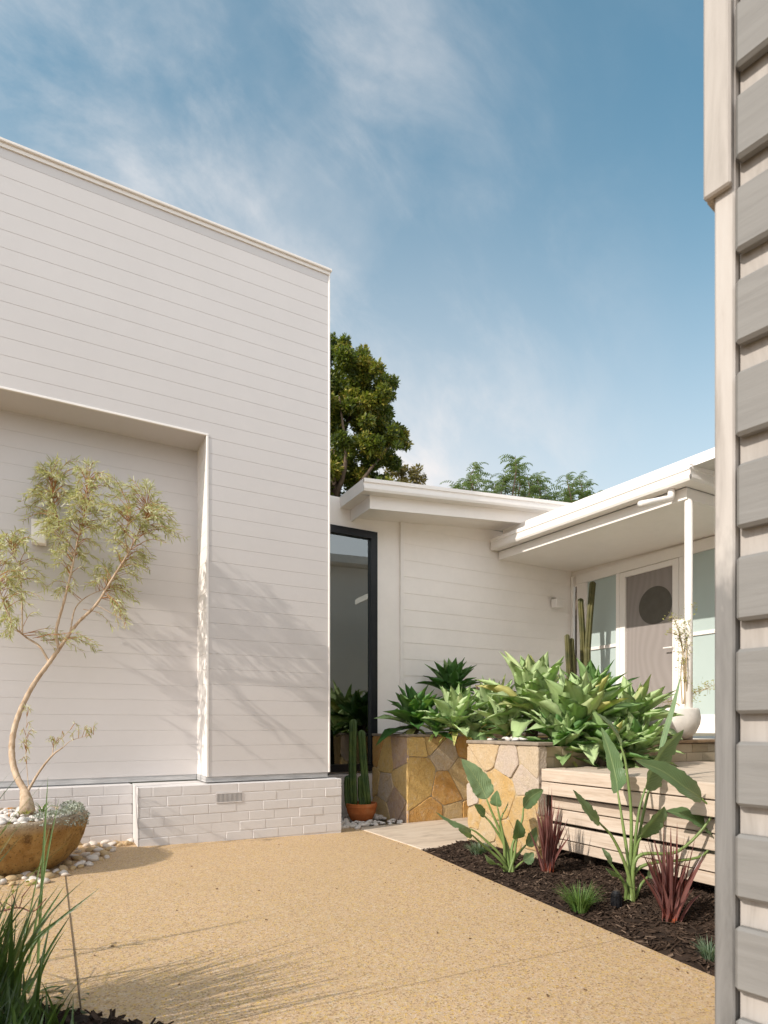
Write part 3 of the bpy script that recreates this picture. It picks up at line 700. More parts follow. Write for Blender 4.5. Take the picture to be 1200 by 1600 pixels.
g = MB(); g.tube([(pp.x, pp.y, 0.88), (pp.x, pp.y, zp(PY0) - .255)], .037, 20); g.build('post', WHITE2, por, smooth=True)
g = MB(); q = at_x(1049, 770, PX + .07); yq = q.y
pts = [(PX + .07, yq, zp(yq) - .149), (PX + .07, yq, zp(yq) - .20), (PX + .055, yq, zp(yq) - .235), (PX + .015, yq, zp(yq) - .252), (PX - .19, yq + .03, zp(yq) - .31), (PX - .33, yq + .05, zp(yq) - .35)]
g.tube(pts, [.034, .034, .034, .032, .031, .03], 16); g.build('spout', WHITE2, por, smooth=True)
g = MB(); g.box(5.25, 3.66, -.1, 9.0, 5.66, 0.885); kind(g.build('porch_floor', plain('pale_porch_tile', (0.66, 0.60, 0.53), .6, .08)), 'structure')

# ------------------------------------------------------------------ stone planters, brick wall, deck
ZP1 = 0.945
pl1 = thing('stone_planter', (5, 6.1, 0), 'raised crazy-paved sandstone planter against the house wall, behind the path', 'planter', 'stone planters')
g = MB(); g.bbox(3.456, 5.693, -.15, 6.75, 6.50, ZP1 - .03, .008); g.build('mortar', STMORT, pl1)
g = MB(); flagging(g, (3.443, 5.694, -.07), (1, 0, 0), (0, -1, 0), 3.2, ZP1 + .04, .31, 5); flagging(g, (3.457, 6.50, -.07), (0, -1, 0), (-1, 0, 0), .82, ZP1 + .04, .30, 6)
dedupe_normals(g.build('stone_wall', STONE, pl1))
g = MB(); g.bbox(3.43, 5.665, ZP1 - .029, 6.75, 5.80, ZP1, .006); g.bbox(3.43, 5.801, ZP1 - .029, 3.56, 6.50, ZP1, .006); g.build('capping', CAPST, pl1)
g = MB(); g.quad((3.56, 5.80, ZP1 + .004), (6.74, 5.80, ZP1 + .004), (6.74, 6.5, ZP1 + .01), (3.56, 6.5, ZP1 + .01)); g.build('soil', SOIL, pl1)
ZP2 = 0.905; XB, YB0, YB1 = 3.35, 3.56, 4.47
pl2 = thing('stone_planter', (4.2, 4, 0), 'pale sandstone planter block between the path and the timber deck', 'planter', 'stone planters')
g = MB(); g.bbox(XB + .012, YB0 + .012, -.15, XB + .09, YB1, ZP2 - .03, .006); g.bbox(XB + .302, YB1 - .12, -.15, 5.24, YB1, ZP2 - .03, .006); g.build('mortar', STMORT, pl2)
g = MB(); flagging(g, (XB + .013, YB1 + .005, -.1), (0, -1, 0), (-1, 0, 0), YB1 - YB0 + .005, ZP2 + .07, .24, 11); flagging(g, (XB, YB0 + .013, -.1), (1, 0, 0), (0, -1, 0), .09, ZP2 + .07, .3, 12)
dedupe_normals(g.build('stone_wall', STONEP, pl2))
g = MB(); g.bbox(XB - .012, YB0 - .01, ZP2 - .029, XB + .16, YB1 + .01, ZP2, .006); g.bbox(XB + .161, YB1 - .13, ZP2 - .029, 5.24, YB1 + .01, ZP2, .006); g.build('capping', CAPST, pl2)
g = MB(); g.quad((XB + .16, YB0 + .1, ZP2 - .01), (5.24, YB0 + .1, ZP2 - .01), (5.24, YB1 - .13, ZP2 + .02), (XB + .16, YB1 - .13, ZP2 + .02)); g.build('soil', SOIL, pl2)
bw = thing('brick_wall', (5, 3.62, 0.6), 'low cream brick wall with brown timber capping behind the deck', 'wall')
g = MB(); bricks(g, XB + .094, 8.5, 3.6, 0.615, .086, 3, 0.24, dep=.05); br = g.build('bricks', CREAMB, bw)
g = MB(); g.box(XB + .094, 3.604, 0.4, 8.5, 3.655, 0.866); g.build('mortar', MORT, bw)
g = MB(); g.bbox(4.6, 3.575, 0.874, 8.5, 3.80, 0.902, .004); g.build('capping', BROWNCAP, bw)
dk = thing('deck', (4.2, 2.3, 0), 'pale weathered timber deck bench with slatted front above the mulch', 'deck')
XK = XB + .02; g = MB(); yk0, yk1 = -0.6, YB0 - .012
for k, (a, b) in enumerate(((0.606, 0.700), (0.503, 0.598))): g.bbox(XK, yk0, a, XK + .035, yk1, b, .004, random.random())
for k, (a, b) in enumerate(((0.397, 0.482), (0.292, 0.389), (0.166, 0.268), (0.085, 0.158))): g.bbox(XK + .075, yk0, a, XK + .105, yk1 - .03, b, .004, random.random())
g.build('front_boards', DECK, dk)
g = MB(); x = XK + .0365; k = 0
while x < 5.4:
    w = 0.138; yy = yk1 if x < 3.6 else 3.597
    g.bbox(x, yk0, 0.668, x + w, yy, 0.701, .004, random.random()); x += w + .005
g.build('top_boards', DECK, dk)
g = MB(); g.box(XK + .11, yk0, 0.35, XK + .15, yk1 - .05, 0.66)
for y in np.arange(-.4, 3.5, .6): g.box(XK + .16, y, -.1, XK + .22, y + .06, .66)
g.build('frame', plain('dark_framing_timber', (0.07, 0.05, 0.035), 0.9), dk)

# ------------------------------------------------------------------ boarded wall beside the camera (right edge)
DW = Vector((-0.1617, 0.9868, 0)); NW = Vector((-0.9868, -0.1617, 0))
P0 = Vector((1.2475, 0.738, 0))
nb = thing('boarded_wall', P0 + Vector((0.1, -0.8, 0)), 'close weathered wall of grey horizontal boards and worn white corner post at right', 'wall')
def obox(mb, s0, s1, n0, n1, z0, z1, b=.004, tint=None, end_skew=0.0):
    k = len(mb.v); mb.bbox(s0, n0, z0, s1, n1, z1, b, tint)
    for i in range(k, len(mb.v)):
        s_, n_, z_ = mb.v[i]; q = P0 + DW * s_ + NW * n_; mb.v[i] = (q.x, q.y, z_)
g = MB()
for k in range(-6, 13):
    zb = 2.18 - .1874 * (k); 
    if zb < .05: continue
    obox(g, -2.6, 0.0 - random.uniform(0, .004), 0.002, 0.030, zb, zb + .131, .007, random.random())
g.build('boards', FENCEG, nb)
g = MB(); obox(g, -2.6, 0.0, -.03, 0.0, 0.0, 4.4, .002); g.build('backing', FENCEW, nb)
g = MB(); A_ = P0 + DW * .045 - NW * .08; B_ = P0 + DW * .045 - NW * 7.5     # the wall turns the corner and runs away to the right
g.extrude(lap_prof(0.0, 4.4, 0.1, 0.19), (B_.x, B_.y), (A_.x, A_.y), (DW.x, DW.y)); g.build('return_wall', WHITE, nb)
g = MB(); q_ = [P0 + DW * d + NW * n_ for d, n_ in ((-2.6, .20), (.35, .20), (.35, -7.5), (-2.6, -7.5))]
g.add([(v.x, v.y, z) for z in (4.42, 4.58) for v in q_], [(3, 2, 1, 0), (4, 5, 6, 7), (0, 1, 5, 4), (1, 2, 6, 5), (2, 3, 7, 6), (3, 0, 4, 7)]); g.build('eave', WHITE2, nb)
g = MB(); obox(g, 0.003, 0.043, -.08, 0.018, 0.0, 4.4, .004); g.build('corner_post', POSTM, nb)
g = MB(); obox(g, 0.004, 0.058, 0.0185, 0.036, 2.135, 4.4, .004); obox(g, .0435, .058, -.08, .0184, 2.135, 4.4, .003); g.build('cover_board', FENCEW, nb)

# ------------------------------------------------------------------ plants: builders
def curve_leaf(base, d0, d1, length, n):
    """points of a blade that starts along d0 and turns evenly towards d1"""
    pts = [Vector(base)]; d0 = d0.normalized(); d1 = d1.normalized()
    for i in range(n):
        d = d0.lerp(d1, (i + .5) / n).normalized(); pts.append(pts[-1] + d * (length / n))
    return pts
def agave(name, c, rad, label, n=30, lean=(0, 0), tone=0.5, stem=0.0, seed=0, droop=1.0):
    rn = random.Random(seed); c = Vector(c); g = MB()
    axis = Vector((lean[0], lean[1], 1)).normalized(); q = Vector((0, 0, 1)).rotation_difference(axis)
    for i in range(n):
        f = i / (n - 1); a = i * 2.39996 + rn.uniform(-.24, .24)
        inc = R(8 + 74 * f ** 1.1 * droop + rn.uniform(-12, 12)); ln = rad * (0.95 + 0.25 * f ** 0.5 + rn.uniform(-.17, .12)); ln *= 1.0 if f > .1 else .85
        out_ = Vector((math.cos(a), math.sin(a), 0))
        d0 = q @ (out_ * math.sin(inc * .72) + Vector((0, 0, math.cos(inc * .72)))); inc2 = inc * 1.18 + R(rn.uniform(-4, 14))
        d1 = q @ (out_ * math.sin(inc2) + Vector((0, 0, math.cos(inc2))))
        b = c + axis * (-rad * .18 * f) + d0 * rad * .05
        m = 8; bend = Vector((-math.sin(a), math.cos(a), 0)) * rn.gauss(0, .13); pts = curve_leaf(b, d0, d1 + bend, ln, m); tws = rn.gauss(0, .2); wv = rn.uniform(0, 6.28)
        wmx = rad * (0.32 + rn.uniform(0, .10)); prof = [.46, .56, .76, .94, 1.0, .90, .66, .33, .02]
        side = d0.cross(Vector((0, 0, 1)))
        if side.length < .15: side = q @ Vector((-math.sin(a), math.cos(a), 0))
        side = rot_about(side.normalized(), d0, rn.uniform(-.25, .25))
        tt = tone + rn.uniform(-.22, .22) + (0.12 if f < .25 else 0) + (.35 if rn.random() < .04 else 0)
        # fleshy blade: an upper and a lower sheet that meet along the edges
        base_i = len(g.v); vv = []
        for k, p in enumerate(pts):
            d = (pts[min(k + 1, m)] - pts[max(k - 1, 0)]).normalized(); s_ = rot_about((side - d * side.dot(d)).normalized(), d, tws * k / m); up = s_.cross(d); e1, e2 = .20 + .09 * math.sin(k * 1.4 + wv), .20 + .09 * math.sin(k * 1.7 + wv * 2)
            h = wmx * prof[k]; th = wmx * .06 * (1 - k / m * .8)
            vv += [p - s_ * h * .5 + up * h * e1, p - s_ * h * .26 + up * h * .055, p, p + s_ * h * .26 + up * h * .055, p + s_ * h * .5 + up * h * e2, p - up * th]
        fs = []
        for k in range(m):
            o = k * 6
            for j in range(4): fs.append((o + j, o + j + 1, o + 7 + j, o + 6 + j))
            fs.append((o + 4, o + 5, o + 11, o + 10)); fs.append((o + 5, o, o + 6, o + 11))
        g.add(vv, fs, min(1, max(0, tt)))
    for k in range(4):
        a = rn.uniform(0, 6.28); d0 = Vector((math.cos(a), math.sin(a), -.1)); cur = curve_leaf(c - Vector((0, 0, rad * .2)), d0, Vector((math.cos(a) * .4, math.sin(a) * .4, -1)), rad * rn.uniform(.5, .8), 5); w = rad * .16
        g.ribbon(cur, [w * .6, w, w * .9, w * .7, w * .4, .002], Vector((-math.sin(a), math.cos(a), 0)), -.5, 1.0)
    o = tag(g.build('agave', AGAVE, smooth=True), label, 'agave', 'agaves in the planters')
    if stem > 0:
        s_ = MB(); s_.tube([c - axis * (rad * .12), c - axis * (rad * .2 + stem * .5), c - Vector((0.02, 0, rad * .2 + stem))], [rad * .12, rad * .10, rad * .11], 10)
        s_.build('stem', DBARK, o, smooth=True)
    return o
AG = [
 # px, py, t, radius, tone, stem, lean, leaves, label
 (705, 1080, 7.55, .40, .10, .34, (-.05, -.25), 38, 'dark green agave rosette standing tall on a stem against the house boards'),
 (648, 1128, 6.9, .43, .14, .04, (-.35, -.35), 26, 'dark agave at the left corner of the far planter beside the black window'),
 (712, 1132, 6.7, .44, .58, .05, (.0, -.65), 26, 'bright agave spilling over the front edge of the far planter'),
 (772, 1118, 7.0, .44, .66, .08, (.2, -.35), 29, 'yellowish agave between the spilling agave and the big cluster'),
 (833, 1110, 5.8, .55, .72, .14, (-.35, -.40), 35, 'largest pale green agave at the left of the main cluster'),
 (925, 1102, 6.05, .43, .26, .30, (.10, -.25), 31, 'dark agave at the back of the main cluster in front of the frosted window'),
 (902, 1140, 5.12, .48, .56, .10, (-.15, -.65), 31, 'broad agave in the middle front of the main cluster above the planter corner'),
 (985, 1135, 5.35, .44, .68, .10, (.25, -.45), 31, 'pale agave at the right of the main cluster beside the white pot'),
 (948, 1180, 4.98, .36, .45, .02, (.10, -.75), 25, 'low agave hanging down over the deck bench'),
 (792, 1142, 5.9, .34, .60, .02, (-.3, -.5), 18, 'small low agave by the slate capping of the pale planter block'),
 (880, 1172, 5.05, .34, .34, .02, (-.2, -.8), 24, 'dark leaved agave low at the brick corner of the pale planter block'),
 (992, 1176, 5.0, .33, .52, .02, (.3, -.8), 24, 'low agave resting on the deck bench under the white pot'),
 (682, 1140, 6.75, .27, .40, .02, (-.1, -.7), 24, 'small mid green agave between the dark corner agave and the bright spilling one'),
 (744, 1143, 6.7, .27, .62, .02, (.1, -.7), 24, 'small light agave on the far planter edge right beside the pale planter block'),
 (868, 1150, 5.35, .34, .40, .03, (-.3, -.6), 22, 'shaded agave low between the largest agave and the broad front agave'),
]
for i, (px, py, t, rad, tone, st, lean, n, lab) in enumerate(AG):
    agave('agave', at_t(px, py, t), rad, lab, n, lean, tone, st, seed=40 + i)
# bare dead stalk in the far planter
p = at_t(752, 1100, 7.3); g = MB(); g.tube([p + Vector((0, 0, -.16)), p, p + Vector((-.05, 0, .13)), p + Vector((-.06, .01, .22))], [.02, .019, .022, .013], 8)
for k in range(6): g.tube([p + Vector((-.03 * k / 3, 0, .04 * k)), p + Vector((.03 * (-1) ** k - .03 * k / 3, .02, .04 * k + .03))], [.008, .003], 5)
tag(g.build('bare_stalk', DBARK), 'thin bare brown stalk standing up between the agaves of the far planter', 'plant')

def blade5(mb, pts, widths, side, fold, tint, rn):
    m = len(pts); v = []; f = []; ph = rn.uniform(0, 6); ph2 = rn.uniform(0, 6); tear = [rn.random() < .03 for _ in range(m)]
    for i in range(m):
        d = (pts[min(i + 1, m - 1)] - pts[max(i - 1, 0)]).normalized(); s_ = (side - d * side.dot(d)).normalized(); up = s_.cross(d); h = widths[i] * .5
        for k, u in enumerate((-1, -.5, 0, .5, 1)):
            z = fold * abs(u) - .42 * max(0, abs(u) - .5) + (.07 * math.sin(i * .95 + (ph if u < 0 else ph2)) if abs(u) == 1 else 0)
            uu = u * (.82 if abs(u) == 1 and tear[i] else 1)
            v.append(pts[i] + s_ * h * uu + up * h * z)
    for i in range(m - 1):
        for k in range(4): b = i * 5 + k; f.append((b, b + 1, b + 6, b + 5))
    mb.add(v, f, tint)
def set_leaf_uv(o, rows):
    me = o.data; uv = me.uv_layers.new(name='UVMap'); n3 = 5 * rows
    for lp in me.loops:
        k = lp.vertex_index
        if k < n3: uv.data[lp.index].uv = ((k % 5) * .25, (k // 5) / (rows - 1))
def bez(pts, n):
    """smooth curve through the given points"""
    P_ = [Vector(p) for p in pts]; P_ = [P_[0] * 2 - P_[1]] + P_ + [P_[-1] * 2 - P_[-2]]; o = []
    for i in range(1, len(P_) - 2):
        for k in range(n):
            t = k / n; a, b, c, d = P_[i - 1:i + 3]
            o.append(.5 * ((2 * b) + (c - a) * t + (2 * a - 5 * b + 4 * c - d) * t * t + (3 * b - a - 3 * c + d) * t ** 3))
    return o + [P_[-2]]
def strelitzia(base_px, t0, leaves, label):
    b = on_ground(*base_px); b.z -= .01
    th = thing('strelitzia', b, label, 'strelitzia', 'strelitzias in the mulch bed')
    tdeep = b.dot(Vector((SA, CA, 0)))
    for i, lf in enumerate(leaves):
        stem, blade, wpx, face, tone, dt0, dt1 = lf
        rn = random.Random(i * 7 + base_px[0])
        # petiole
        pts = [b + Vector((rn.uniform(-.03, .03), rn.uniform(-.03, .03), 0))]
        m = len(stem) + len(blade) - 1; q = 0
        for (x, y) in stem: q += 1; pts.append(at_t(x, y, tdeep + dt0 * q / m))
        bl = [pts[-1]]
        for (x, y) in blade: q += 1; bl.append(at_t(x, y, tdeep + dt0 + (dt1 - dt0) * (q - len(stem)) / max(1, m - len(stem))))
        g = MB(); sp_ = bez(pts, 6); k = len(sp_)
        rad = [.013 - .0075 * j / (k - 1) for j in range(k)]
        cur = bez(bl, 9); rows = len(cur); wm = 1.15 * wpx * tdeep / F
        lp = MB(); side = Vector((CA, -SA, 0)); side = rot_about(side, (cur[-1] - cur[0]).normalized(), face)
        d = (cur[-1] - cur[0]).normalized(); side = (side - d * side.dot(d))
        if side.length < .3: side = rot_about(d.orthogonal(), d, face)
        side.normalize(); side = rot_about(side, d, face)
        wd = []
        for j in range(rows):
            s_ = j / (rows - 1); wd.append(wm * max(.02, (math.sin(math.pi * min(1, s_ ** .72 * .97 + .03)) ** .75)) * (1 + .05 * math.sin(j * 1.9 + i)))
        fold = rn.uniform(.35, .6) if face == 0 else .55
        blade5(lp, cur, wd, side, fold, tone, rn)
        lo = lp.build('leaf', STREL, th, smooth=True); set_leaf_uv(lo, rows)
        g.tube(sp_, rad, 8, tint=.35 + .3 * rn.random()); g.build('stalk', STEMG, lo, smooth=True, loc=WL[lo.name])
    return th
S1 = [  # stem pixels, blade pixels, width px, roll, tone, depth offsets
 ([(785, 1310), (768, 1268), (760, 1248)], [(753, 1232), (738, 1207), (721, 1186)], 30, 0.15, .85, .06, .02),
 ([(790, 1325), (770, 1290), (757, 1275)], [(748, 1265), (741, 1258)], 15, .6, .35, .05, .0),
 ([(788, 1320), (782, 1285), (777, 1260)], [(776, 1250), (777, 1235)], 17, -.3, .45, .0, -.02),
 ([(795, 1330), (782, 1290), (786, 1270)], [(790, 1262), (794, 1253)], 10, .9, .35, .1, .14),
 ([(785, 1340), (750, 1305), (735, 1295)], [(722, 1288), (702, 1280), (680, 1268)], 24, -.5, .55, -.08, -.18),
 ([(783, 1345), (752, 1318), (738, 1305)], [(730, 1300), (716, 1296)], 13, -.7, .5, -.12, -.2),
 ([(800, 1325), (815, 1285), (818, 1262)], [(825, 1250), (836, 1241), (849, 1234)], 22, .3, .25, .1, .14),
 ([(803, 1340), (806, 1320), (808, 1310)], [(810, 1298), (808, 1280)], 18, 0.1, .3, .0, -.05),
 ([(803, 1345), (815, 1328), (822, 1320)], [(830, 1308), (838, 1292)], 20, .4, .22, .08, .12),
 ([(806, 1355), (818, 1345)], [(826, 1340), (834, 1332)], 17, .2, .6, .04, .05),
 ([(788, 1358), (778, 1350)], [(770, 1346), (758, 1335)], 15, -.2, .6, -.1, -.14),
]
strelitzia((797, 1366), 4.37, S1, 'smaller strelitzia with one upright broad leaf in front of the stone planter')
S2 = [
 ([(985, 1345), (986, 1270), (978, 1195), (970, 1165)], [(962, 1148), (950, 1132), (931, 1114)], 25, .75, .75, .12, .02),
 ([(982, 1350), (972, 1280), (965, 1236)], [(962, 1215), (952, 1175), (939, 1136)], 30, 1.0, .20, .22, .30),
 ([(990, 1340), (998, 1270), (1008, 1232)], [(1018, 1205), (1038, 1170), (1068, 1140)], 50, .35, .55, .12, .10),
 ([(992, 1345), (1010, 1250), (1030, 1180)], [(1040, 1140), (1052, 1100), (1064, 1055)], 9, 1.2, .8, .25, .4),
 ([(995, 1340), (1060, 1330), (1112, 1274), (1095, 1246)], [(1070, 1230), (1035, 1205), (993, 1188)], 30, .55, .35, -.12, -.25),
 ([(980, 1360), (958, 1310), (936, 1285)], [(924, 1275), (908, 1255), (895, 1234)], 20, .6, .65, -.1, -.2),
 ([(990, 1350), (996, 1320), (1002, 1308)], [(1015, 1290), (1030, 1272), (1038, 1260)], 33, .2, .6, -.06, -.08),
 ([(1000, 1355), (1090, 1340), (1118, 1312)], [(1100, 1290), (1072, 1275), (1040, 1267)], 32, .45, .12, .02, .0),
 ([(975, 1380), (955, 1350)], [(948, 1338), (940, 1325)], 12, .4, .95, -.05, -.05),
 ([(1000, 1385), (1012, 1370)], [(1018, 1362), (1024, 1352)], 14, .3, .7, .04, .06),
 ([(978, 1385), (966, 1370)], [(958, 1362), (946, 1356)], 12, -.2, .9, -.1, -.12),
]
strelitzia((986, 1413), 3.69, S2, 'tall strelitzia with folded grey-green leaves beside the black garden spotlight')

def cordyline(base_px, tips, label, n_extra, hpx, seed):
    b = on_ground(*base_px); td = b.dot(Vector((SA, CA, 0))); rn = random.Random(seed); g = MB()
    for k in range(n_extra):
        if k < len(tips): tip = at_t(*tips[k], td + rn.uniform(-.12, .12))
        else:
            a = rn.uniform(0, 6.283); sp_ = abs(rn.gauss(0, .085)) + .01; h = hpx * td / F * rn.uniform(.35, .95)
            tip = b + Vector((math.cos(a) * sp_, math.sin(a) * sp_, h))
        st = b + Vector((rn.gauss(0, .018), rn.gauss(0, .018), -.01)); L_ = (tip - st).length
        mid = st.lerp(tip, .5) + Vector((0, 0, .035)) - (tip - st).cross(Vector((0, 0, 1))).cross(Vector((0, 0, 1))) * .03
        cur = bez([st, mid, tip], 4); r = len(cur)
        wd = [.0135 * (0.65 + .5 * math.sin(math.pi * j / (r - 1))) * (1 - (j / (r - 1)) ** 4) + .0008 for j in range(r)]
        s_ = Vector((rn.gauss(0, 1), rn.gauss(0, 1), 0)).normalized()
        rows = r
        i0 = len(g.t); g.ribbon(cur, wd, s_, .45, 0)
        hue = rn.uniform(.0, .6)
        for j in range(rows - 1):
            tt = min(1, max(0, hue + .6 * max(0, 1 - (j + .5) / (rows - 1) * 3.2)))
            g.t[i0 + 2 * j] = g.t[i0 + 2 * j + 1] = tt
    return tag(g.build('red_cordyline', CORDY), label, 'cordyline', 'red cordylines in the mulch bed')
cordyline((856, 1370), [(858, 1222), (849, 1236), (868, 1244), (880, 1262), (840, 1268), (874, 1255), (845, 1252), (888, 1278), (862, 1232)], 'slim upright red cordyline between the smaller strelitzia and the deck', 80, 125, 3)
cordyline((1046, 1446), [(1058, 1285), (1038, 1270), (1010, 1300), (1088, 1300), (1100, 1330), (1022, 1310), (1005, 1335), (1070, 1305), (1048, 1290), (1080, 1318), (1096, 1350), (998, 1360)], 'spreading red cordyline to the right of the tall strelitzia', 95, 145, 5)

def tuft(base_px, r, h, n, mat, name, label, cat, seed, w=.004):
    b = on_ground(*base_px); rn = random.Random(seed); g = MB()
    for k in range(n):
        a = rn.uniform(0, 6.283); el = rn.uniform(.15, 1.35); d0 = Vector((math.cos(a) * .35, math.sin(a) * .35, 1)); d1 = Vector((math.cos(a) * math.sin(el), math.sin(a) * math.sin(el), math.cos(el) - .3))
        st = b + Vector((math.cos(a), math.sin(a), 0)) * rn.uniform(0, r * .45)
        cur = curve_leaf(st, d0, d1, h * rn.uniform(.6, 1.15), 4)
        g.ribbon(cur, [w, w * 1.1, w, w * .7, w * .1], Vector((-math.sin(a), math.cos(a), 0)), .3, rn.random())
    return tag(g.build(name, mat), label, cat)
GT = leafmat('fine_green_leaf', [(0, (0.04, 0.10, 0.02)), (.6, (0.10, 0.19, 0.04)), (1, (0.2, 0.3, 0.09))], .5, .2)
GT2 = leafmat('blue_green_leaf', [(0, (0.05, 0.10, 0.06)), (.6, (0.14, 0.20, 0.13)), (1, (0.26, 0.32, 0.22))], .5, .2)
tuft((906, 1424), .10, .17, 260, GT, 'grass_tuft', 'small round tuft of fine green leaves in the middle of the mulch', 'plant', 1)
tuft((748, 1338), .12, .14, 180, GT2, 'lavender', 'small grey-green spiky plant at the path end of the mulch bed', 'plant', 2, .006)
tuft((1108, 1500), .06, .10, 120, GT2, 'seedling', 'tiny blue-green seedling in the mulch near the grey corner post', 'plant', 3)
# garden spotlight
b = on_ground(963, 1422); sl = thing('garden_light', b, 'small black garden spotlight in the mulch beside the tall strelitzia', 'light')
g = MB(); g.lathe([(.012, -.02), (.014, .02), (.026, .022), (.029, .05), (.029, .075)], b, 20); g.build('base', BLKPL, sl, smooth=False)
g = MB(); g.lathe([(.024, .076), (.027, .08), (.026, .10), (.016, .112)], b, 20); g.build('head', BLKPL, sl)
g = MB()
for k in range(10): a = k * .628; g.box(b.x + .029 * math.cos(a) - .002, b.y + .029 * math.sin(a) - .002, b.z + .024, b.x + .029 * math.cos(a) + .002, b.y + .029 * math.sin(a) + .002, b.z + .09)
g.build('fins', BLKPL, sl)

# ------------------------------------------------------------------ cacti
def cactus_stem(mb, pts, r, ridges=7):
    cur = bez(pts, 6); n = len(cur); rad = [r * (1 - .0 * j / n) for j in range(n)]; rad[0] = r * .8
    d = (cur[-1] - cur[-2]).normalized()
    cur += [cur[-1] + d * r * .55, cur[-1] + d * r * .95]; rad += [r * .75, r * .15]
    mb.tube(cur, rad, ridges * 6, ridges=ridges, rd=.27)
pc = Vector((3.10, 6.12, gz(3.1, 6.1)))
g = MB(); g.lathe([(.105, 0), (.125, .02), (.158, .09), (.172, .155), (.176, .16), (.176, .20), (.160, .20), (.157, .17), (.04, .165)], pc, 48)
pot = tag(g.build('terracotta_pot', TERRA, smooth=False), 'round orange terracotta pot on white pebbles beside the black framed window', 'pot')
g = MB(); g.lathe([(.0, .168), (.158, .172), (.01, .18)], pc, 24)
ca = thing('cactus', pc + Vector((0, 0, .17)), 'dark green column cactus with two tall and two short stems in the terracotta pot', 'cactus')
def tp(px, py, d=0): return at_t(px, py, pc.dot(Vector((SA, CA, 0))) + d)
for pts, r in (([(553, 1262), (551, 1200), (552, 1128)], .036), ([(575, 1260), (569, 1200), (565, 1145)], .035), ([(546, 1262), (544, 1240), (544, 1216)], .036), ([(567, 1262), (565, 1240), (565, 1216)], .034)):
    g = MB(); cactus_stem(g, [tp(x, y, (-.03 if i == 0 else 0)) for i, (x, y) in enumerate(pts)], r); g.build('stem', CACT, ca, smooth=True)
cb = Vector((6.30, 6.0, .95))
def cp(px, py, t): return at_t(px, py, t)
tc_ = thing('cactus', cb, 'tall olive-brown column cactus leaning in front of the frosted window', 'cactus')
for pts, r in (([(916, 1130, 8.15), (917, 1040, 8.15), (921, 970, 8.15), (926, 912, 8.15)], .034), ([(909, 1130, 8.2), (911, 1050, 8.2), (910, 990, 8.2), (907, 938, 8.2)], .031), ([(921, 1130, 8.1), (919, 1060, 8.1), (918, 1015, 8.1)], .032)):
    g = MB(); cactus_stem(g, [cp(*q) for q in pts], r); g.build('stem', CACT2, tc_, smooth=True)
tc2 = thing('cactus', at_t(890, 1130, 8.0), 'short pair of slim olive cactus stems left of the tall leaning cactus', 'cactus')
for pts in ([(890, 1130, 8.0), (889, 1060, 8.0), (886, 994, 8.0)], [(897, 1130, 8.05), (896, 1060, 8.05), (893, 1000, 8.05)]):
    g = MB(); cactus_stem(g, [cp(*q) for q in pts], .027); g.build('stem', CACT2, tc2, smooth=True)

# ------------------------------------------------------------------ white pot with wiry shrub on the porch
pw = Vector((5.10, 3.84, .904)); q = at_t(1060, 1150, pw.dot(Vector((SA, CA, 0)))); pw.x += (q - pw).dot(Vector((CA, -SA, 0))) * CA; pw.y -= (q - pw).dot(Vector((CA, -SA, 0))) * SA
pw.z = .904
g = MB(); g.lathe([(.13, 0), (.165, .01), (.225, .07), (.258, .15), (.264, .21), (.252, .285), (.245, .30), (.225, .30), (.222, .265), (.05, .258)], pw, 56, lambda a, z: 1 + .008 * math.sin(3 * a + z * 20))
tag(g.build('white_pot', POTW, smooth=True), 'round white plaster pot on the brown capping under the porch post', 'pot')
rn = random.Random(12); g = MB(); lf = MB(); tp0 = pw.dot(Vector((SA, CA, 0)))
stems = [[(1070, 1100), (1069, 1060), (1066, 1010), (1060, 985), (1052, 965), (1044, 966)], [(1074, 1100), (1072, 1050), (1073, 1000), (1070, 975), (1074, 955), (1082, 948)],
         [(1066, 1100), (1064, 1050), (1070, 1010), (1076, 985), (1073, 970)], [(1072, 1100), (1078, 1090), (1086, 1082), (1100, 1078), (1116, 1070)], [(1068, 1100), (1071, 1075), (1068, 1030), (1063, 1000), (1058, 992), (1045, 988)], [(1062, 1102), (1050, 1096), (1036, 1098)]]
for s_ in stems:
    w = bez([at_t(x, y, tp0 + rn.uniform(-.05, .05)) for x, y in s_], 5); g.tube(w, [.006 - .004 * k / len(w) for k in range(len(w))], 5, cap=False)
    for k in range(6, len(w)):
        for _ in range(3 if rn.random() < .75 else 1):
            a = Vector((rn.gauss(0, 1), rn.gauss(0, 1), rn.gauss(.3, 1))).normalized(); e = w[k] + a * rn.uniform(.02, .07)
            g.tube([w[k], e], [.0018, .0012], 3, cap=False)
            for _ in range(3):
                b_ = e + Vector((rn.gauss(0, .012), rn.gauss(0, .012), rn.gauss(0, .012))); dd = Vector((rn.gauss(0, 1), rn.gauss(0, 1), rn.gauss(.4, .7))).normalized()
                lf.ribbon([b_, b_ + dd * .011, b_ + dd * .022], [.003, .011, .002], dd.orthogonal(), .2, rn.random())
sh = thing('wiry_shrub', pw + Vector((0, 0, .24)), 'wiry yellow-green shrub growing in the round white pot', 'shrub')
g.build('branches', plain('pale_twig', (0.40, 0.30, 0.18), .8), sh); lf.build('leaves', SHRUB, sh)

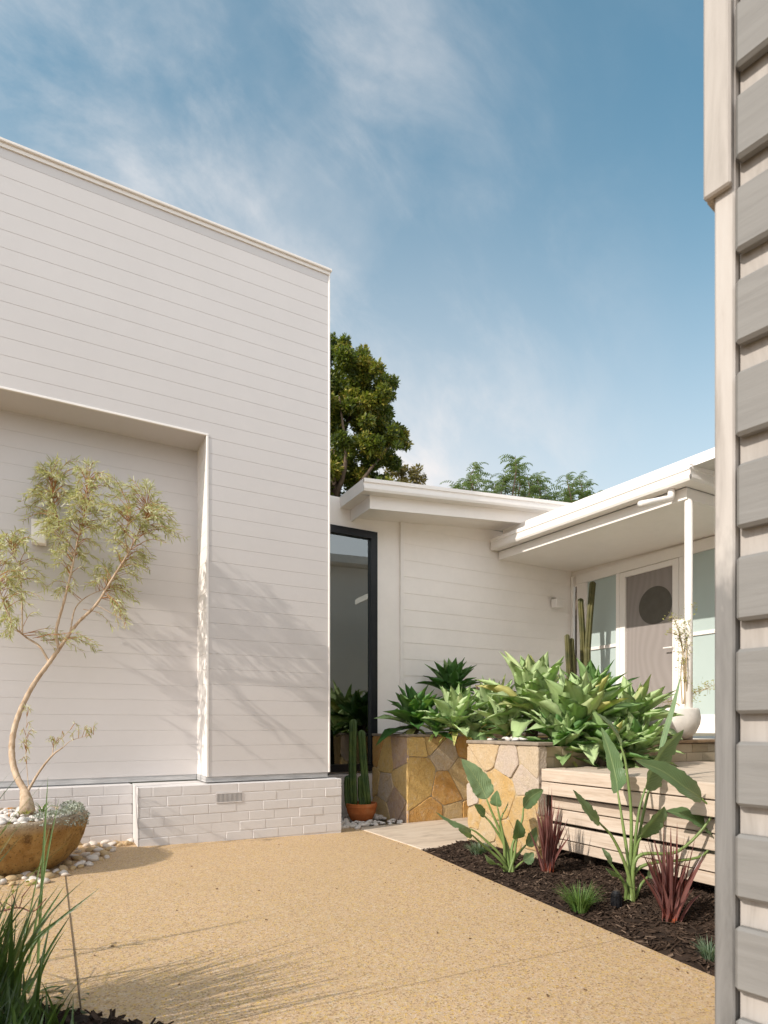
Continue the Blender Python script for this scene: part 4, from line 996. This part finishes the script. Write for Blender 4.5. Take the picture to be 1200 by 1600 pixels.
# ------------------------------------------------------------------ stone bowl with olive tree
bc = Vector((-0.25, 4.99, 0.02)); RB = .50
wobf = lambda a, z: 1 + .018 * math.sin(3 * a + 1) + .012 * math.sin(7 * a + z * 9) + .008 * math.sin(13 * a + z * 23)
g = MB(); g.lathe([(.22, -.03), (.27, -.01), (.36, .05), (.43, .13), (.475, .23), (.495, .31), (.50, .35), (.50, .375), (.488, .387), (.455, .387), (.44, .375), (.43, .33), (.05, .325)], bc, 96, wobf)
tag(g.build('stone_bowl', BOWL, smooth=True), 'wide weathered ochre stone bowl holding the olive tree', 'planter bowl')
def pebble_mesh(seed):
    import bmesh
    bm = bmesh.new(); bmesh.ops.create_icosphere(bm, subdivisions=2, radius=1.0); rn = random.Random(seed)
    ph = [rn.uniform(0, 6) for _ in range(6)]
    for v in bm.verts:
        c = v.co; k = 1 + .10 * math.sin(2.1 * c.x + ph[0]) + .10 * math.sin(2.6 * c.y + ph[1]) + .08 * math.sin(3.3 * c.z + c.x * 2 + ph[2]); v.co = c * k
    me = bpy.data.meshes.new('pebble'); bm.to_mesh(me); bm.free(); me.materials.append(PEB)
    me.polygons.foreach_set('use_smooth', [True] * len(me.polygons)); at = me.attributes.new('tint', 'FLOAT', 'FACE'); at.data.foreach_set('value', [rn.random()] * len(me.polygons)); return me
PM = [pebble_mesh(k) for k in range(9)]
PMW = [m.copy() for m in PM]
PEBW = plain('white_pebble_stone', (0.60, 0.555, 0.51), .6, .2, 11)
for m in PMW: m.materials[0] = PEBW
def pebble(x, y, z, s, meshes, label, group, rn):
    o = bpy.data.objects.new('pebble', rn.choice(meshes)); COL.objects.link(o)
    o.location = (x, y, z); k = rn.uniform(.75, 1.25); o.scale = (s * rn.uniform(.95, 1.45), s * rn.uniform(.85, 1.1), s * rn.uniform(.55, .8)); o.rotation_euler = (rn.gauss(0, .25), rn.gauss(0, .25), rn.uniform(0, 6.28))
    tag(o, label, 'pebble', group)
def scatter(n, gen, smin, smax, zf, meshes, label, group, seed, sep=.8):
    rn = random.Random(seed); got = []; tries = 0
    while len(got) < n and tries < n * 60:
        tries += 1; x, y = gen(rn); s = rn.uniform(smin, smax)
        if any((x - a) ** 2 + (y - b) ** 2 < (sep * (s + c)) ** 2 for a, b, c in got): continue
        got.append((x, y, s)); pebble(x, y, zf(x, y) + s * .3, s, meshes, label, group, rn)
def gen_bowl(rn):
    while True:
        a, r = rn.uniform(0, 6.28), .415 * math.sqrt(rn.random()); x, y = bc.x + r * math.cos(a), bc.y + r * math.sin(a)
        if x > bc.x - .42 and not (x > bc.x + .2 and y < bc.y + .05 and False): return x, y
scatter(120, gen_bowl, .020, .036, lambda x, y: bc.z + .355 + .02 * random.random(), PMW, 'white pebble on the soil around the olive trunk', 'white pebbles in the stone bowl', 4, .72)
def gen_bed(rn):
    while True:
        x, y = rn.uniform(-.75, .66), rn.uniform(4.3, 5.76); r = math.hypot(x - bc.x, y - bc.y)
        xm = .02 + .62 * max(0, min(1, (y - 4.45) / 1.05)) ** .9
        if r > .30 and x < xm and (r < .62 or y > 5.0 or x < 0): return x, y
scatter(150, gen_bed, .020, .042, lambda x, y: gz(x, y), PM, 'smooth cream or tan pebble on the ground around the stone bowl', 'pebbles around the stone bowl', 5, .74)
def gen_cact(rn):
    while True:
        x, y = rn.uniform(2.57, 3.42), rn.uniform(5.60, 6.45)
        if math.hypot(x - pc.x, y - pc.y) > .17 and not (x > 2.8 and y < 5.69 + (x - 2.8) * .02): return x, y
scatter(75, gen_cact, .022, .04, lambda x, y: gz(x, y) + .004, PMW, 'white pebble on the ground around the terracotta pot', 'white pebbles around the terracotta pot', 6, .72)
scatter(14, lambda rn: (rn.uniform(3.50, 3.78), rn.uniform(4.0, 4.35)), .02, .035, lambda x, y: ZP2 - .0, PMW, 'white pebble on top of the pale planter block', 'white pebbles on the planter block', 8, .7)

TT = 4.2
def op(px, py, t=TT):       # the trunk leans away from the camera, towards the wall
    return at_t(px, py, t + (0.10 + 0.60 * max(0.0, min(1.0, (1270 - py) / 250))))
ol = thing('olive_tree', op(44, 1268), 'slender bent olive tree with sparse grey-green crown in the stone bowl', 'tree')
bw_ = MB()
def limb(pts, r0, r1, n=7, sides=9):
    w = bez([op(*p) for p in pts], n); k = len(w)
    rad = [r0 + (r1 - r0) * j / (k - 1) + .0015 * math.sin(j * 2.3) * (r0 > .012) for j in range(k)]
    bw_.tube(w, rad, sides, cap=True); return w
trunk = limb([(42, 1274), (40, 1240), (27, 1215), (19, 1185), (20, 1150), (31, 1112), (52, 1070), (75, 1038), (92, 1014)],   .026, .015)
bw_.tube([op(43, 1272), op(41, 1250), op(38, 1236)], [.055, .042, .03], 12)
L1 = limb([(92, 1014), (120, 975), (150, 945), (175, 905), (200, 865), (222, 820), (232, 790, 4.3)], .0135, .0035)
L2 = limb([(92, 1014), (88, 985), (100, 940), (112, 890), (120, 850), (132, 800), (138, 750, 4.1)], .013, .003)
L3 = limb([(77, 1035), (62, 1010), (40, 995), (20, 975, 4.0), (2, 930, 3.95), (-10, 880, 3.9)], .010, .003)
L4 = limb([(110, 985, 4.2), (118, 950, 4.35), (140, 930, 4.45), (180, 915, 4.5)], .007, .002)
L5 = limb([(35, 990, 4.1), (34, 930, 4.15), (30, 890, 4.15), (15, 850, 4.1)], .006, .002)
L6 = limb([(116, 870), (100, 850, 4.25), (88, 800, 4.3), (80, 750, 4.3)], .006, .002)
L7 = limb([(200, 865), (196, 835, 4.1), (205, 800, 4.05)], .006, .002)
L8 = limb([(41, 1240), (62, 1205), (82, 1180), (98, 1168)], .010, .005)
L9 = limb([(82, 1180), (84, 1165), (92, 1158), (110, 1140, 4.15)], .004, .0015)
L10 = limb([(98, 1168), (110, 1158), (128, 1152), (146, 1148)], .003, .0012)
L11 = limb([(46, 1245), (42, 1200), (40, 1160), (42, 1120)], .003, .001)
L12 = limb([(150, 945), (190, 968, 4.2), (196, 985, 4.2)], .003, .001)
bw_.build('trunk', BARK, ol, smooth=True)
tw = MB(); lv = MB(); rn = random.Random(21)
skel = [(p, i / len(Lx)) for Lx in (L1, L2, L3, L4, L5, L6, L7) for i, p in enumerate(Lx) if i > len(Lx) * .35]
clus = [(95, 745, 4.3, 48, 40, 34), (140, 755, 4.1, 42, 42, 30), (60, 790, 4.3, 36, 34, 20), (105, 800, 4.2, 50, 36, 26), (215, 785, 4.25, 42, 44, 34), (245, 815, 4.2, 36, 32, 20), (190, 825, 4.1, 36, 34, 20),
        (150, 835, 4.35, 48, 36, 22), (60, 850, 4.15, 45, 40, 22), (12, 870, 3.95, 36, 50, 26), (30, 930, 4.05, 42, 36, 22), (110, 900, 4.3, 48, 34, 18), (180, 890, 4.4, 42, 30, 18), (225, 880, 4.4, 24, 24, 10),
        (190, 965, 4.25, 26, 20, 7), (100, 1000, 4.2, 20, 15, 5), (140, 1010, 4.2, 26, 16, 4), (12, 975, 3.95, 20, 22, 8), (270, 835, 4.2, 22, 12, 5), (195, 930, 4.45, 28, 22, 8)]
def olive_twig(a, b, nleaf, lmin, lmax, droop=.02):
    m = a.lerp(b, .55) + Vector((0, 0, .04)); e = b - Vector((0, 0, droop)); cur = bez([a, m, e], 6); k = len(cur)
    tw.tube(cur, [.0028 - .0018 * j / (k - 1) for j in range(k)], 4, cap=False)
    for j in range(nleaf):
        s = .35 + .65 * (j + rn.random()) / nleaf; f = s * (k - 1); i = min(k - 2, int(f)); p = cur[i].lerp(cur[i + 1], f - i); d = (cur[i + 1] - cur[i]).normalized()
        for sg in (1, -1):
            if rn.random() < .12: continue
            side = rot_about(d.orthogonal().normalized(), d, rn.uniform(0, 6.28)); ld = (d * .75 + side * sg * .75 + Vector((0, 0, -.08))).normalized(); ln = rn.uniform(lmin, lmax)
            c_ = curve_leaf(p, ld, ld + Vector((0, 0, -.22)), ln, 3); w_ = ln * rn.uniform(.11, .155)
            lv.ribbon(c_, [w_ * .4, w_, w_ * .85, w_ * .08], rot_about(ld.orthogonal().normalized(), ld, rn.uniform(0, 6.28)), .25, min(1, max(0, rn.gauss(.5, .27))))
for (px, py, t, rx, ry, n) in clus:
    for _ in range(int(n * 1.55)):
        a, r = rn.uniform(0, 6.283), math.sqrt(rn.random())
        b_ = op(px + rx * r * math.cos(a), py + ry * r * math.sin(a), t + rn.uniform(-.16, .16)); b_.y = min(b_.y, YR - .05)
        near = sorted(skel, key=lambda q: (q[0] - b_).length + max(0, (q[0].z - b_.z)) * .8)[:4]; s_ = rn.choice(near)[0]
        if (s_ - b_).length > .34: s_ = b_ + (s_ - b_).normalized() * .34
        olive_twig(s_, b_, rn.randint(8, 13), .034, .062)
for Lx, n in ((L9, 8), (L10, 9), (L11, 14), (L12, 6)):
    for _ in range(n):
        p = Lx[rn.randint(len(Lx) // 4, len(Lx) - 1)]; olive_twig(p, p + Vector((rn.gauss(0, .03), rn.gauss(0, .03), rn.uniform(.0, .06))), 5, .028, .045, .0)
tw.build('twigs', TWIG, ol); lv.build('leaves', OLIVE, ol)
# plants in the bowl
def bowl_plant(px, py, n, mat, label, seed, h, t=4.05):
    b = at_t(px, py, t); rn = random.Random(seed); g = MB()
    for k in range(n):
        a = rn.uniform(0, 6.283); d0 = Vector((math.cos(a) * .4, math.sin(a) * .4, 1)); d1 = Vector((math.cos(a), math.sin(a), rn.uniform(-.6, .7)))
        cur = curve_leaf(b + Vector((rn.gauss(0, .012), rn.gauss(0, .012), 0)), d0, d1, h * rn.uniform(.5, 1.1), 5); g.ribbon(cur, [.007, .009, .008, .006, .004, .001], Vector((-math.sin(a), math.cos(a), 0)), .4, rn.random())
    return tag(g.build('succulent', mat), label, 'plant')
bowl_plant(66, 1270, 16, GT, 'small green strappy plant in the bowl to the right of the olive trunk', 1, .13, 4.22)
bowl_plant(42, 1272, 14, SHRUB, 'tiny yellow-green plant at the foot of the olive trunk', 2, .05, 4.18)
b = at_t(14, 1264, 4.05); g = MB()
for k in range(7):
    a = k * .9; d = Vector((math.cos(a), math.sin(a), .5)); g.ribbon(curve_leaf(b, d, d + Vector((0, 0, -.5)), .028, 3), [.006, .014, .011, .002], Vector((-math.sin(a), math.cos(a), 0)), .2)
g.tube([b + Vector((0, 0, -.05)), b], [.002, .002], 5)
tag(g.build('orange_flower', FLOWER), 'small orange flower at the left of the bowl', 'flower')
rn = random.Random(3); g = MB()
for k in range(1500):
    a = rn.uniform(-1.15, .55); s = rn.random(); r = .36 + .15 * s; z = .385 + .035 * math.sin(s * 3.1) + rn.uniform(-.01, .025)
    if s > .86: z = .38 - rn.uniform(0, .09) * (1 - abs(a + .3) / .95); r = .50 + rn.uniform(0, .02)
    p = Vector((bc.x + r * math.cos(a), bc.y + r * math.sin(a), bc.z + z)); d = Vector((rn.gauss(0, 1), rn.gauss(0, 1), rn.gauss(.4, .8))).normalized(); l = rn.uniform(.008, .016)
    g.ribbon([p, p + d * l * .5, p + d * l], [.002, l * .8, l * .25], d.orthogonal(), .3, rn.random())
tag(g.build('silver_groundcover', SILVER), 'silver-grey trailing groundcover spilling over the rim of the stone bowl', 'plant')

# ------------------------------------------------------------------ strap-leaved grass in the near left corner
def blade(mb, st, d0, d1, ln, w, tint, fold=.35, seg=7):
    cur = curve_leaf(st, d0, d1, ln, seg); r = len(cur); a = d0.cross(Vector((0, 0, 1)))
    if a.length < .1: a = Vector((CA, -SA, 0))
    mb.ribbon(cur, [w * (.75 + .25 * math.sin(math.pi * min(1, 1.4 * j / (r - 1)))) * (1 - (j / (r - 1)) ** 3) + .0006 for j in range(r)], a.normalized(), fold, tint)
def clump(c, n, hmin, hmax, spread, label, seed, aim=None):
    rn = random.Random(seed); g = MB(); c = Vector(c)
    for k in range(n):
        a = rn.uniform(0, 6.283); h = rn.uniform(hmin, hmax); ls = rn.uniform(.05, .42); ls *= .55 if math.cos(a) > .3 else 1; d0 = Vector((math.cos(a) * ls, math.sin(a) * ls, 1)); d1 = Vector((math.cos(a), math.sin(a), rn.uniform(.7, 2.6) if math.cos(a) > -.2 else rn.uniform(-.3, 1.6)))
        blade(g, c + Vector((rn.gauss(0, spread), rn.gauss(0, spread), 0)), d0, d1, h, rn.uniform(.010, .018), min(1, max(0, rn.gauss(.42, .26))))
    return tag(g.build('grass_clump', GRASS), label, 'grass clump', 'grass clumps in the near corner')
c1 = clump((-.50, 2.16, .02), 620, .35, 1.0, .09, 'tall dark strap-leaved grass clump at the left edge, nearest the camera', 31)
c2 = clump((-.22, 2.32, .02), 240, .2, .55, .07, 'arching strap-leaved grass clump just beyond the tallest grass', 32)
clump((-.12, 2.10, .02), 220, .10, .30, .07, 'low dark grass clump spreading over the soil at the bottom left corner', 33)
g = MB(); rn = random.Random(8)
for tip, base, w, tn in (((75, 1215), (60, 1500), .012, .85), ((92, 1248), (52, 1470), .009, .8), ((78, 1292), (45, 1440), .006, .9), ((155, 1388), (-30, 1560), .012, .6), ((128, 1413), (-20, 1540), .009, .55), ((110, 1430), (30, 1585), .012, .3), ((100, 1385), (5, 1560), .013, .75)):
    t = 2.55 if tip[1] < 1300 else 2.25; a, b = at_t(*base, t), at_t(*tip, t + .05); st = a - (b - a).normalized() * .1; m = a.lerp(b, .5) + Vector((0, 0, .025)); cur = bez([st, m, b], 5); r = len(cur)
    g.ribbon(cur, [w * (1 - (j / (r - 1)) ** 3) + .001 for j in range(r)], Vector((CA, -SA, 0)), .4, tn)
tag(g.build('grass_stalks', GRASS), 'few long pale grass blades reaching up in front of the stone bowl', 'grass', kind=None)
g = MB(); lf = MB(); w = bez([at_t(-40, 1430, 2.5), at_t(0, 1424, 2.5), at_t(30, 1418, 2.52), at_t(52, 1424, 2.52), at_t(72, 1404, 2.5)], 5); g.tube(w, [.005 - .003 * k / len(w) for k in range(len(w))], 6)
for q, s in (((8, 1410), (22, 1418)), ((36, 1398), (30, 1420)), ((48, 1384), (34, 1402)), ((18, 1392), (26, 1418)), ((-10, 1395), (10, 1424))):
    g.tube([at_t(*s, 2.51), at_t(*q, 2.51)], [.0028, .0015], 5)
    for _ in range(3):
        e = at_t(q[0] + rn.gauss(0, 4), q[1] + rn.gauss(0, 4), 2.51 + rn.gauss(0, .01)); d = Vector((rn.gauss(0, 1), rn.gauss(0, 1), rn.gauss(.4, .6))).normalized(); lf.ribbon([e, e + d * .01, e + d * .02], [.003, .013, .002], d.orthogonal(), .3, rn.random() * .5)
bs = thing('bare_shrub', at_t(-20, 1480, 2.5), 'thin reddish branch with small yellow-green buds at the left edge', 'shrub')
g.build('branch', plain('reddish_twig', (0.17, 0.075, 0.055), .8, .3, 30), bs); lf.build('leaves', SHRUB, bs)
g = MB(); nx = 18
def near_edge(s): return Vector((-1.2 + 1.55 * s, 2.72 - .75 * max(0, s - .45) ** 1.2 * 1.9, 0))
for i in range(nx):
    a, b = near_edge(i / nx), near_edge((i + 1) / nx); za, zb_ = gz(a.x, 0) + .035, gz(b.x, 0) + .035
    g.quad((a.x, 1.0, za), (b.x, 1.0, zb_), (b.x, b.y, zb_), (a.x, a.y, za)); g.quad((a.x, a.y, za), (b.x, b.y, zb_), (b.x, b.y + .02, zb_ - .04), (a.x, a.y + .02, za - .04))
kind(g.build('soil_bed', SOIL), 'structure')
g = MB(); rn = random.Random(78)
for k_ in range(1500):
    x = rn.uniform(-.9, .36); y = rn.uniform(1.9, 2.74); s0 = (x + 1.2) / 1.55
    if not 0 < s0 < 1 or y > near_edge(s0).y + .015: continue
    a = rn.uniform(0, 3.14); d = Vector((math.cos(a), math.sin(a), rn.gauss(0, .4))).normalized(); w = Vector((-d.y, d.x, rn.gauss(0, .5))).normalized(); l = rn.uniform(.008, .03); ww = rn.uniform(.003, .009); c = Vector((x, y, gz(x, y) + rn.uniform(.035, .06)))
    u = w.cross(d) * .002; q = [c - d * l - w * ww, c + d * l - w * ww, c + d * l + w * ww, c - d * l + w * ww]; g.add([v + u for v in q] + [v - u for v in q], [(0, 1, 2, 3), (0, 4, 5, 1), (1, 5, 6, 2), (2, 6, 7, 3), (3, 7, 4, 0)], max(0, rn.gauss(.25, .2)))
kind(g.build('bark_mulch', MULCH), 'stuff')
rn = random.Random(77); g = MB()
for k in range(26):
    p = at_t(rn.uniform(20, 150), rn.uniform(1545, 1600), rn.uniform(2.1, 2.3)); a = rn.uniform(0, 6.28); d0 = Vector((math.cos(a), math.sin(a), .8)); l = rn.uniform(.04, .10); w_ = l * .35
    cur = curve_leaf(p, d0, Vector((math.cos(a), math.sin(a), -.2)), l, 5); g.ribbon(cur, [w_ * .2, w_ * .8, w_, w_ * .75, w_ * .4, .001], Vector((-math.sin(a), math.cos(a), 0)), .3, rn.random() * .5)
tag(g.build('low_plant', GRASS, smooth=True), 'low broad-leaved plant in the dark soil at the bottom left', 'plant')

g = MB(); rn = random.Random(91)      # a little grit and dry leaf litter on the driveway
for k_ in range(80):
    y = rn.uniform(1.4, 5.3); x = rn.uniform(.0, edge_x(y) - .02) if rn.random() < .5 else edge_x(y) - abs(rn.gauss(0, .10)) - .01
    if x < .7 and y > 4.2: continue
    a = rn.uniform(0, 6.28); l = rn.uniform(.002, .0065); c = Vector((x, y, gz(x, y) + .003)); d = Vector((math.cos(a), math.sin(a), .15)) * l; w = Vector((-math.sin(a), math.cos(a), .1)) * l * rn.uniform(.25, .6); u = Vector((0, 0, .0025))
    q = [c - d - w, c + d - w, c + d + w, c - d + w]; g.add([v + u for v in q] + [v - u for v in q], [(0, 1, 2, 3), (0, 4, 5, 1), (1, 5, 6, 2), (2, 6, 7, 3), (3, 7, 4, 0)], rn.random())
kind(g.build('leaf_litter', plain('dry_litter', (0.16, 0.10, 0.055), .9, .4, 90)), 'stuff')

# ------------------------------------------------------------------ trees behind the roofs
def crown_blob(mb, c, r, n, ls, rn, tone, flat=.35, sunny=True):
    for _ in range(n):
        v = Vector((rn.gauss(0, 1), rn.gauss(0, 1), rn.gauss(0, 1))).normalized(); rr = r * (rn.random() ** .35); p = c + Vector((v.x, v.y, v.z * .8)) * rr
        d = (v * .6 + Vector((rn.gauss(0, .6), rn.gauss(0, .6), rn.gauss(0, .6)))).normalized(); l = ls * rn.uniform(.6, 1.3)
        mb.ribbon([p, p + d * l * .5, p + d * l], [l * .12, l * .5, l * .08], d.orthogonal() if rn.random() < .5 else d.cross(v), flat, min(1, max(0, rn.gauss(tone, .22))))
def tree(name, loc, label, mat, blobs, ls, density, limbs, seed, group='trees behind the house'):
    rn = random.Random(seed); t_ = thing(name, loc, label, 'tree', group); g = MB()
    for pts, r0, r1 in limbs:
        w = bez(pts, 6); k = len(w); g.tube(w, [r0 + (r1 - r0) * j / (k - 1) for j in range(k)], 8, cap=False)
    g.build('trunk', DBARK, t_, smooth=True); g = MB()
    for c, r, tone in blobs: crown_blob(g, c, r, int(density * r * r), ls, rn, tone)
    g.build('crown', mat, t_); return t_
TD = 24.0; k = TD / F
rn = random.Random(5); blobs = []
outline = [(530, 545, 22), (556, 555, 24), (585, 575, 18), (578, 622, 26), (583, 640, 22), (560, 640, 28), (570, 665, 26), (548, 570, 26), (545, 620, 30), (600, 610, 22), (560, 600, 30), (590, 650, 26), (615, 680, 22), (625, 690, 14), (575, 690, 34), (600, 720, 22), (550, 650, 34), (540, 700, 32), (530, 745, 30), (565, 740, 30), (590, 700, 28), (515, 600, 34), (490, 570, 36), (480, 640, 44), (480, 720, 46), (540, 780, 34), (580, 770, 26), (500, 790, 40), (450, 600, 40), (430, 690, 50), (520, 660, 30), (605, 755, 18)]
for (x, y, r) in outline:
    for _ in range(7):
        a = rn.uniform(0, 6.28); q = rn.random() ** .7 * r * .95
        blobs.append((at_t(x + q * math.cos(a), y + q * math.sin(a) * .9, TD + rn.uniform(-1.2, 1.2)), r * k * rn.uniform(.28, .55), rn.choice((.35, .5, .68, .85))))
tb = at_t(520, 1150, TD); tb.z = -.16
lim = [([tb, at_t(515, 900, TD), at_t(520, 780, TD), at_t(530, 690, TD), at_t(560, 630, TD)], .34, .05), ([at_t(517, 840, TD), at_t(560, 760, TD - .6), at_t(605, 700, TD - .8)], .14, .03), ([at_t(520, 790, TD), at_t(540, 720, TD - 1.0), at_t(530, 620, TD - 1)], .12, .03), ([at_t(518, 800, TD), at_t(480, 700, TD), at_t(470, 620, TD)], .15, .04)]
tree('evergreen_tree', tb, 'tall dense yellow-green evergreen tree rising behind the white garage', LUSH, blobs, .15, 4300, lim, 61)
TD2 = 30; k2 = TD2 / F; blobs = []
for (x, y, r) in ((622, 728, 16), (612, 745, 14), (632, 742, 14), (655, 742, 15), (665, 752, 11), (640, 762, 16)):
    for _ in range(4):
        a = rn.uniform(0, 6.28); blobs.append((at_t(x + r * .6 * math.cos(a), y + r * .6 * math.sin(a), TD2 + rn.uniform(-.6, .6)), r * k2 * .5, rn.uniform(.3, .8)))
tb = at_t(640, 1150, TD2); tb.z = -.16
tree('gum_tree', tb, 'distant brownish tree crown showing between the evergreen and the roof', BROWNL, blobs, .17, 1500, [([tb, at_t(640, 900, TD2), at_t(645, 770, TD2), at_t(655, 745, TD2)], .2, .04), ([at_t(643, 800, TD2), at_t(625, 735, TD2)], .08, .03)], 62)
def feathery(px0, px1, tops, td, label, seed, nst, dens):
    rn = random.Random(seed); g = MB(); s_ = MB(); cx = (px0 + px1) / 2; base = at_t(cx, 1150, td); base.z = -.16
    t_ = thing('feathery_tree', base, label, 'tree', 'trees behind the house')
    s_.tube([base, at_t(cx, 900, td), at_t(cx, 800, td)], [.12, .09, .05], 8)
    for i in range(nst):
        x, y = tops[i % len(tops)]; x += rn.gauss(0, 5) if i >= len(tops) else 0; y += abs(rn.gauss(0, 18)) if i >= len(tops) else 0
        tt = td + rn.uniform(-.7, .7); w = bez([at_t(cx + rn.uniform(-20, 20), 850, td), at_t(x + rn.uniform(-8, 8), y + 45, tt), at_t(x, y + 8, tt)], 6); s_.tube(w, [.022 - .016 * j / (len(w) - 1) for j in range(len(w))], 5, cap=False)
        for j in range(dens):
            p = w[rn.randint(5, len(w) - 1)]; a = rn.uniform(0, 6.283); d0 = Vector((math.cos(a) * .8, math.sin(a) * .8, .75)); cur = curve_leaf(p, d0, Vector((math.cos(a), math.sin(a), -.75)), rn.uniform(.22, .42), 8)
            g.ribbon(cur, [.006] * len(cur), Vector((-math.sin(a), math.cos(a), 0)), .1, .3)
            tone = rn.gauss(.5, .2)
            for q in range(1, len(cur)):
                for sg in (-1, 1):
                    d = (cur[q] - cur[q - 1]).normalized(); sd_ = d.cross(Vector((0, 0, 1))).normalized() * sg; ld = (sd_ + d * .4 + Vector((0, 0, -.3 - rn.random() * .3))).normalized(); l = rn.uniform(.05, .085)
                    g.ribbon([cur[q], cur[q] + ld * l * .5, cur[q] + ld * l], [.008, .026, .004], d, .2, min(1, max(0, tone + rn.gauss(0, .12))))
    s_.build('trunk', DBARK, t_); g.build('crown', FERN, t_); return t_
feathery(700, 880, [(745, 716), (702, 756), (714, 750), (742, 730), (805, 704), (812, 720), (830, 735), (770, 745), (725, 752), (712, 757), (845, 745), (790, 735), (820, 750), (855, 765), (760, 765), (835, 775)], 13.5, 'feathery green tree with fine fronds above the middle of the roof', 71, 46, 15)
feathery(860, 950, [(885, 736), (905, 738), (895, 750), (918, 752), (930, 762), (870, 765), (940, 768), (910, 770), (885, 775), (925, 778), (946, 766), (938, 760)], 14.5, 'lower feathery green tree against the sky left of the porch roof', 72, 36, 15)
